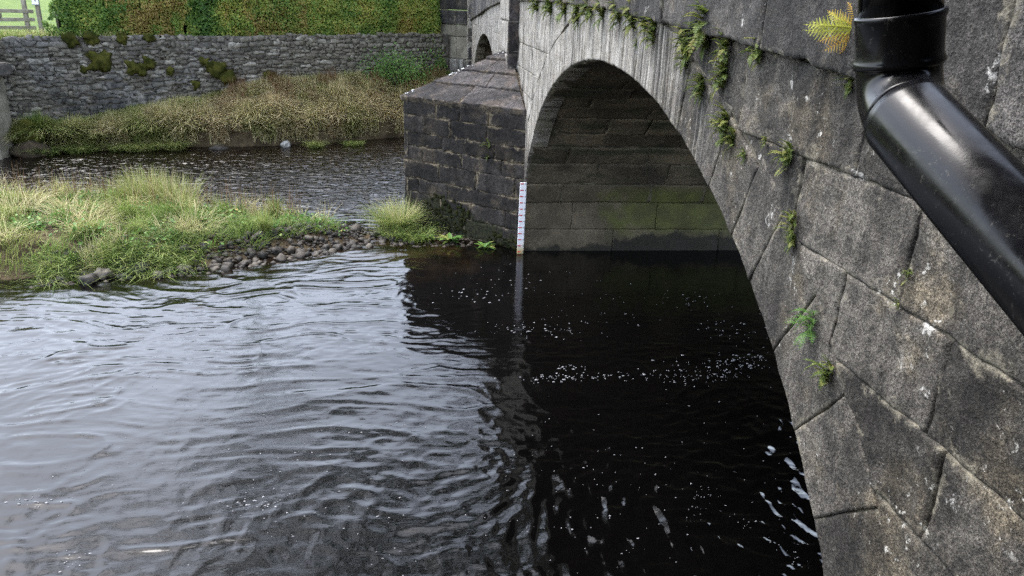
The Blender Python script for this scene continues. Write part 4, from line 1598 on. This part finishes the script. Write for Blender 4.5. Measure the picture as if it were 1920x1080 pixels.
# ================================================================== RUBBLE BANK WALL
t = NT('rubble_limestone', .9, .2)
tn = t.attr('tone')
c = t.color_ramp(tn, [(0, (.055, .049, .039)), (.35, (.10, .091, .073)), (.7, (.15, .137, .11)), (1, (.27, .25, .21))])
x, y, z = t.sep()
patch = t.ramp(t.noise(.8, 3), .5, .62)
leftm = t.ramp(x, -6.0, -8.5)
c = t.mix(t.math('MULTIPLY', t.math('MULTIPLY', patch, leftm), .6), c, (.12, .118, .115))
dk = t.math('MULTIPLY', t.ramp(t.noise(.9, 3, vec=t.scale(t.pos, (1, 1, .5))), .52, .6), t.math('MULTIPLY', leftm, t.ramp(z, 1.9, 1.5)))
c = t.mix(t.math('MULTIPLY', dk, .75), c, (.03, .03, .03))
c = t.mix(t.math('MULTIPLY', t.ramp(x, -6.5, -4), .5), c, (.15, .135, .10))
c = t.cmul(c, t.ramp(t.noise(16, 6, .75), .32, .68, .6, 1.42))
t.col(c)
t.bump(t.noise(25, 4, .7), .6, .02)
M['rubble'] = t.mat
M['wall_mortar'] = simple('bank_wall_mortar', (.06, .055, .045), (.12, .11, .09), 5)
wall = thing('bank_wall', 'long weathered rubble stone retaining wall on the far bank below the hedge', 'wall', (0, 0, 0))


def bw_map(a, b, d):
    return (W0[0] + WD[0] * a + WN[0] * d, W0[1] + WD[1] * a + WN[1] * d, b)


V, Fc = [], []
sv_ = np.linspace(0, WALL_LEN, 60)
for s_ in sv_:
    zt = float(wall_top(s_)) - .04
    for (d_, z_) in ((-.02, -.3), (-.02, zt), (-.5, zt), (-.5, -.3)):
        V.append(bw_map(s_, z_, d_))
for i in range(len(sv_) - 1):
    for k in range(4):
        Fc.append((i * 4 + k, i * 4 + (k + 1) % 4, i * 4 + 4 + (k + 1) % 4, i * 4 + 4 + k))
obj('wall_core', mesh('wall_core', V, Fc, M['wall_mortar'], smooth=False), wall)
SS = []
zrow = .1
while zrow < 2.86:
    hr = random.uniform(.075, .15)
    s_ = random.uniform(-.2, 0)
    while s_ < WALL_LEN:
        wdt = random.choice([.09, .12, .15, .2, .24, .32]) * random.uniform(.8, 1.25)
        zm = zrow + hr / 2 + .08 * fbm(s_ * 1.1, zrow * .6, 0, 2, 81) + random.gauss(0, .02)
        xm = W0[0] + WD[0] * (s_ + wdt / 2)
        if s_ > 0 and zm > float(wall_base(xm)) - .35 and zm + hr * .4 < float(wall_top(s_)) + .04:
            SS.append((s_, wdt, zm, hr * random.uniform(.8, 1.15)))
        s_ += wdt
    zrow += hr


def rubble_vf(s_, w_, zc, h_):
    g_ = .003
    n = 4
    S, T = np.meshgrid(np.linspace(-1, 1, n), np.linspace(-1, 1, n), indexing='ij')
    r_ = (np.maximum(np.abs(S), np.abs(T)) ** 4)
    a = s_ + w_ / 2 + S * (w_ / 2 - g_) * (1 - .12 * T * T * np.abs(S)) + .024 * RS.randn(n, n)
    b = zc + T * (h_ / 2 - g_) * (1 - .12 * S * S * np.abs(T)) + .014 * RS.randn(n, n)
    pro = random.uniform(.003, .022)
    d = pro * (1 - .3 * r_) + .01 * RS.randn(n, n)
    P = np.stack(bw_map(a, b, d), -1).reshape(-1, 3)
    ring = np.concatenate([np.arange(n), np.arange(1, n) * n + n - 1, (n - 1) * n + np.arange(n - 2, -1, -1), np.arange(n - 2, 0, -1) * n])
    Q = np.stack(bw_map(a, b, np.full_like(d, -.06)), -1).reshape(-1, 3)[ring]
    k = len(ring)
    i = np.arange(k)
    side = np.stack([ring[i], n * n + i, n * n + (i + 1) % k, ring[(i + 1) % k]], 1)
    return np.concatenate([P, Q]), np.concatenate([grid_faces(n, n, 0, False), side[:, ::-1]])


order = sorted(range(len(SS)), key=lambda i: -SS[i][1] * SS[i][3])
big = set(order[:290])
Vs, Fs, Ts, off = [], [], [], 0
for i, q in enumerate(SS):
    v, f = rubble_vf(*q)
    tv_ = float(np.clip(random.gauss(.45, .27), 0, 1))
    if i in big:
        obj('stone', mesh('stone', v, f, M['rubble'], {'tone': np.full(len(v), tv_)}, smooth=True), wall)
    else:
        Vs.append(v); Fs.append(f + off); Ts.append(np.full(len(v), tv_)); off += len(v)
o = obj('rubble', mesh('rubble', np.concatenate(Vs), np.concatenate(Fs), M['rubble'], {'tone': np.concatenate(Ts)}), wall)
o['kind'] = 'stuff'
# moss cushions on the wall
for (xx, zz, r) in ((-9.43, 2.06, .24), (-9.75, 1.88, .09), (-8.75, 1.9, .15), (-8.45, 2.02, .14), (-8.6, 1.86, .14), (-7.25, 2.02, .12), (-7.1, 1.9, .14), (-6.95, 1.78, .2), (-6.75, 1.62, .22), (-5.75, 1.62, .16), (-8.0, 1.8, .09), (-7.5, 1.45, .1), (-9.9, 2.58, .16), (-9.5, 2.62, .14), (-8.9, 2.62, .12), (-8.35, 2.6, .1)):
    s_ = (W0[0] - xx) / -WD[0]
    p = bw_map(s_, zz, .03)
    V, Fc = blob_vf((0, 0, 0), 1, xx * 3 + zz, 3, (r, .06, r * .95), 1.15)
    X = V[:, 0:1] * np.array([[WD[0], WD[1], 0]]) + V[:, 1:2] * np.array([[WN[0], WN[1], 0]]) + V[:, 2:3] * np.array([[0, 0, 1]])
    obj('moss_cushion', mesh('moss_cushion', X + np.array(p), Fc, M['moss']), wall)
# big mossy lump at the wall foot on the left
V, Fc = blob_vf((-10.85, 19.2, .42), 1, 9.1, 3, (.45, .3, .32), .5)
o = obj('mossy_boulder', mesh('mossy_boulder', V, Fc, M['moss']))
tag(o, 'large boulder under olive moss at the foot of the wall end', 'boulder')
V, Fc = blob_vf((-10.7, 18.95, .1), 1, 12.1, 3, (.4, .3, .22), .5)
o = obj('wet_boulder', mesh('wet_boulder', V, Fc, M['earth']))
tag(o, 'dark wet boulder below the mossy one at the water', 'boulder')

# stone gate pier at the left edge of the frame
gp = thing('stone_pier', 'pale stone pier with a dark ledge slab and narrower upper block at the wall end', 'pier', (-11.5, 18.75, 0))
bevel_box('lower_block', (.86, .8, 1.9), M['pale_stone'], gp, .02, 2, (0, 0, .86), .006)
bevel_box('ledge_slab', (1.16, 1.0, .27), M['ledge'], gp, .03, 2, (.03, 0, 1.95), .008)
bevel_box('upper_block', (.72, .7, .62), M['ledge'], gp, .03, 2, (0, 0, 2.39), .008)
bevel_box('upper_shaft', (.50, .5, .28), M['pale_stone'], gp, .02, 2, (-.05, 0, 2.84), .004)
bevel_box('cap_stone', (1.06, .9, .16), M['pale_stone'], gp, .03, 2, (.1, 0, 3.1), .008)

# ================================================================== FENCE, NOTICE
fence = thing('wooden_fence', 'weathered post and rail fence at the left end of the hedge', 'fence', (-11.05, 20.68, 2.6))
for (dx, dy, hh) in ((0.0, 0.0, .95), (.24, .14, 1.1), (-1.2, -.65, 1.0)):
    bevel_box('post', (.09, .09, hh), M['wood'], fence, .008, 1, (dx, dy, hh / 2 - .1))
ang_f = math.atan2(.57, 1.065)
for zz in (.18, .36, .56):
    r_ = bevel_box('rail', (1.65, .035, .085), M['wood'], fence, .005, 1)
    r_.location = (-.55, -.36, zz)
    r_.rotation_euler = (0, random.uniform(-.015, .015), ang_f)
no = thing('notice', 'small white notice with a dark mark on a fence post', 'sign', (-10.81, 20.74, 3.42))
M['sign'] = simple('white_notice', (.75, .75, .75), (.8, .8, .8), 5, .5, .3, 0)
bevel_box('panel', (.15, .012, .2), M['sign'], no, .002, 1)
bevel_box('arrow', (.03, .004, .06), M['inkgrey'], no, 0, 1, (0, -.009, 0))
bevel_box('frame', (.17, .008, .24), M['inkgrey'], no, .002, 1, (0, .012, 0))


# ================================================================== HEDGE
def leaf_cloud(P, Nrm, size, tone):
    N = len(P)
    r = RS.normal(0, 1, (N, 3)) * .75 + Nrm
    r /= np.linalg.norm(r, axis=1)[:, None]
    t1 = np.cross(r, RS.normal(0, 1, (N, 3)))
    t1 /= np.linalg.norm(t1, axis=1)[:, None]
    t2 = np.cross(r, t1)
    s = size[:, None]
    V = np.stack([P - t1 * s, P - t2 * s * .6 + r * s * .15, P + t1 * s, P + t2 * s * .6 + r * s * .15], 1).reshape(-1, 3)
    b = np.arange(N) * 4
    f = np.stack([b, b + 1, b + 2, b + 3], 1)
    return V, f, np.repeat(tone, 4)


M['hedge_leaf'] = leaf_mat('hedge_leaves', [(0, (.035, .085, .018)), (.35, (.09, .17, .03)), (.6, (.19, .25, .045)), (.8, (.32, .29, .06)), (1, (.28, .18, .06))], .3, .5)
M['copper_leaf'] = leaf_mat('copper_leaves', [(0, (.08, .045, .026)), (.35, (.19, .12, .045)), (.65, (.28, .21, .06)), (.85, (.2, .22, .045)), (1, (.1, .17, .03))], .3, .6)
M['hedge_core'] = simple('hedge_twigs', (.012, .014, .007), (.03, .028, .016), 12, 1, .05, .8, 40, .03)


def hedge(label, s0, s1, n, mat, back=.55, thick=.55, hgt=1.75, tonef=None, seed=0):
    hd = thing('hedge', label, 'hedge', (0, 0, 0), 'hedge shrubs above the bank wall')
    s = RS.uniform(s0, s1, n)
    v = RS.rand(n)
    ok = np.minimum(s - s0, s1 - s) > .35 + .45 * fbm(s * 3, v * 4, seed, 3, 94)
    ok |= (s < .5)
    s, v = s[ok], v[ok]
    n = len(s)
    zz = np.interp(s, [0, 6.5, 9.7, 12], [2.80, 2.71, 2.67, 2.6]) - .08 + v * hgt
    bump = .14 * fbm(s * 1.4, zz * 1.4, seed, 3, 91) + .06 * fbm(s * 5, zz * 5, seed, 2, 92)
    dep = RS.exponential(.05, n)
    endf = np.minimum(s - s0, s1 - s)
    d = -back + .28 + bump - dep - .18 * sstep(.25, 0, endf) + .12 * np.sin(v * 3.0)
    P = np.stack(bw_map(s, zz, d), -1)
    Nm = np.tile(np.array([WN[0], WN[1], .45]), (n, 1))
    tone = tonef(s, zz) + RS.normal(0, .13, n) if tonef else RS.rand(n)
    V, f, T = leaf_cloud(P, Nm, RS.uniform(.022, .042, n), np.clip(tone, 0, 1))
    obj('foliage', mesh('foliage', V, f, mat, {'tone': T}, smooth=False), hd)
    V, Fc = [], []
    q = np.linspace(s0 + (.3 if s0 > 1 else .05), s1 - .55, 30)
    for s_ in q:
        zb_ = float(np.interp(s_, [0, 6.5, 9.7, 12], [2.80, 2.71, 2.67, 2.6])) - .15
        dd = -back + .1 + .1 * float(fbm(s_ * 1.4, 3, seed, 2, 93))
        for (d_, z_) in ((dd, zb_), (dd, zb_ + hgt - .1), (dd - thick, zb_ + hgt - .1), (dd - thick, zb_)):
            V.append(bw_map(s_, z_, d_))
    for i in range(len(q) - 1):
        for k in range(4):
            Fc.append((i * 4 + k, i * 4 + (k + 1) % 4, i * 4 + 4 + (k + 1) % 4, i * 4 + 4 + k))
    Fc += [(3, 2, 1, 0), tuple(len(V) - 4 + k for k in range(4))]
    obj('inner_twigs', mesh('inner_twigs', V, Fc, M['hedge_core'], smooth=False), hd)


hedge('dark green rounded shrub at the fence end of the hedge', 8.9, 11.2, 10500, M['hedge_leaf'], tonef=lambda s, z: .38 + .3 * fbm(s * 2, z * 2, 0, 3, 95), seed=1, hgt=1.5)
hedge('copper-brown autumn stretch of hedge beside the dark green shrub', 7.3, 10.1, 11500, M['copper_leaf'], tonef=lambda s, z: .68 + .5 * fbm(s * 1.6, z * 1.6, 0, 3, 96), seed=2)
hedge('deep green stretch of hedge right of the copper-brown stretch', 5.4, 8.3, 13000, M['hedge_leaf'], tonef=lambda s, z: .42 + .4 * fbm(s * 1.8, z * 1.8, 0, 3, 97), seed=3)
hedge('mixed green and bronze stretch in the middle of the hedge', 4.2, 6.5, 9500, M['copper_leaf'], tonef=lambda s, z: .75 + .4 * fbm(s * 1.8, z * 1.8, 0, 3, 98), seed=4)
hedge('yellow-green clipped stretch of hedge ending at the bridge', .12, 5.3, 29000, M['hedge_leaf'], tonef=lambda s, z: .58 + .32 * fbm(s * 1.5, z * 1.5, 0, 3, 99), seed=5)
# verge grass on the wall top by the fence
N = 2500
s_ = RS.uniform(9.4, 12.3, N)
d_ = RS.uniform(-1.3, -.05, N)
P = np.stack(bw_map(s_, np.full(N, 2.58), d_), -1)
g = grass_obj('verge_grass', [blades(P, RS.uniform(.1, .3, N), RS.uniform(0, 6.28, N), RS.uniform(.2, 1, N), RS.uniform(.008, .014, N), np.clip(RS.normal(.5, .2, N), 0, 1))], M['grass'])
tag(g, 'rough grass on the wall top under the fence', 'grass', kind='stuff')

# small shrub and creeping weeds by the wall end, broad-leaved weeds on the island
M['weed_leaf'] = leaf_mat('broad_weed_leaves', [(0, (.06, .14, .03)), (.5, (.12, .23, .05)), (.85, (.22, .27, .07)), (1, (.38, .28, .08))], .3, .5)
sh = thing('shrub', 'small loose green shrub on the bank at the foot of the wall near the cutwater', 'shrub', (-2.3, 23.6, 1.4))
N = 2600
P = RS.normal(0, 1, (N, 3)) * np.array([.42, .22, .24]) + np.array([0, 0, .42])
V, f, T = leaf_cloud(P, np.tile([0, -.5, .6], (N, 1)), RS.uniform(.018, .036, N), np.clip(RS.normal(.3, .22, N), 0, 1))
obj('foliage', mesh('foliage', V, f, M['weed_leaf'], {'tone': T}, smooth=False), sh)
parts = [tube_vf([(0, 0, -.1), (random.uniform(-.3, .3), random.uniform(-.15, .15), .4), (random.uniform(-.6, .6), random.uniform(-.2, .2), random.uniform(.5, .95))], [.014, .009, .004], 5) for _ in range(14)]
V, Fc = joined(parts)
obj('stems', mesh('stems', V, Fc, M['bark']), sh)
cr_ = thing('creeper', 'thin green creeper climbing the right end of the rubble wall', 'creeper', (-1.0, 24.9, 1.5))
N = 1500
s_ = np.abs(RS.normal(0, .5, N)) + .05
zz = 1.5 + RS.exponential(.28, N)
ok = (zz < 2.7) & (fbm(s_ * 3, zz * 3, 0, 3, 66) > -.1)
P = np.stack(bw_map(s_[ok], zz[ok], RS.uniform(.04, .09, ok.sum())), -1) - np.array([-1.0, 24.9, 1.5])
V, f, T = leaf_cloud(P, np.tile([WN[0], WN[1], .3], (len(P), 1)), RS.uniform(.02, .035, len(P)), np.clip(RS.normal(.35, .25, len(P)), 0, 1))
obj('leaves', mesh('leaves', V, f, M['weed_leaf'], {'tone': T}, smooth=False), cr_)
N = 16000
x = RS.uniform(-12, -2.4, N)
y = RS.uniform(9.6, 14, N)
z = island_h(x, y)
nl = np.interp(x, [-14, -9, -7.1, -6.2, -4.7, -3.5, -2.4], [9.2, 9.8, 10.1, 10.3, 10.6, 11.15, 11.85])
ok = (z > .06) & (fbm(x * 2.2, y * 2.2, 0, 3, 67) > .08) & (y > nl + .15)
x, y, z = x[ok], y[ok], z[ok]
P = np.stack([x, y, z + RS.uniform(.02, .2, len(x))], 1)
V, f, T = leaf_cloud(P, np.tile([0, -.3, .8], (len(P), 1)), RS.uniform(.015, .042, len(P)), np.clip(RS.normal(.35, .25, len(P)), 0, 1))
g = obj('broadleaf_weeds', mesh('broadleaf_weeds', V, f, M['weed_leaf'], {'tone': T}, smooth=False))
tag(g, 'low broad-leaved green weeds among the island grass', 'weeds', kind='stuff')

# ================================================================== TREE (stands downstream, seen mirrored in the water)
tree = thing('tree', 'tall tree beyond the bridge whose twigs reflect in the dark water', 'tree', (5.6, 26.6, 1.6))
tb = []
tips = []


def limb(p, d, L_, r, lev):
    pts, rr = [p], [r]
    n = 5
    for i in range(n):
        d = (d + Vector((random.gauss(0, .16), random.gauss(0, .16), random.gauss(.03, .12)))).normalized()
        p = p + d * L_ / n
        pts.append(p)
        rr.append(r * (1 - .7 * (i + 1) / n))
        if lev < 3 and i >= 1:
            for _ in range(2 if lev < 2 else 2):
                dd = (d + Vector((random.gauss(0, .75), random.gauss(0, .75), random.gauss(.12, .45)))).normalized()
                limb(p, dd, L_ * random.uniform(.45, .65), r * (1 - .7 * (i + 1) / n) * .55, lev + 1)
    tb.append(tube_vf(pts, rr, 6 if lev < 2 else 4))
    if lev >= 2: tips.extend(pts[1:])


limb(Vector((0, 0, 0)), Vector((-.2, -.1, 1)), 16.5, .42, 0)
limb(Vector((0, 0, 6.0)), Vector((-.5, -.35, .72)), 9.5, .22, 1)
limb(Vector((0, 0, 9.0)), Vector((-.55, -.1, .85)), 9.0, .2, 1)
limb(Vector((0, 0, 7.5)), Vector((-.5, -.4, .9)), 9.5, .17, 1)
limb(Vector((0, 0, 5.0)), Vector((.5, -.1, .8)), 9.5, .2, 1)
V, Fc = joined(tb)
obj('trunk', mesh('trunk', V, Fc, M['bark']), tree)
tp = np.array([q[:] for q in tips])
N = 34000
idx = RS.randint(0, len(tp), N)
P = tp[idx] + RS.normal(0, .17, (N, 3))
V, f, T = leaf_cloud(P, np.tile([0, 0, .5], (N, 1)), RS.uniform(.08, .14, N), np.clip(RS.normal(.1, .12, N), 0, 1))
obj('crown', mesh('crown', V, f, M['hedge_leaf'], {'tone': T}, smooth=False), tree)
print('tree tips', len(tp), 'top', tp[:, 2].max())
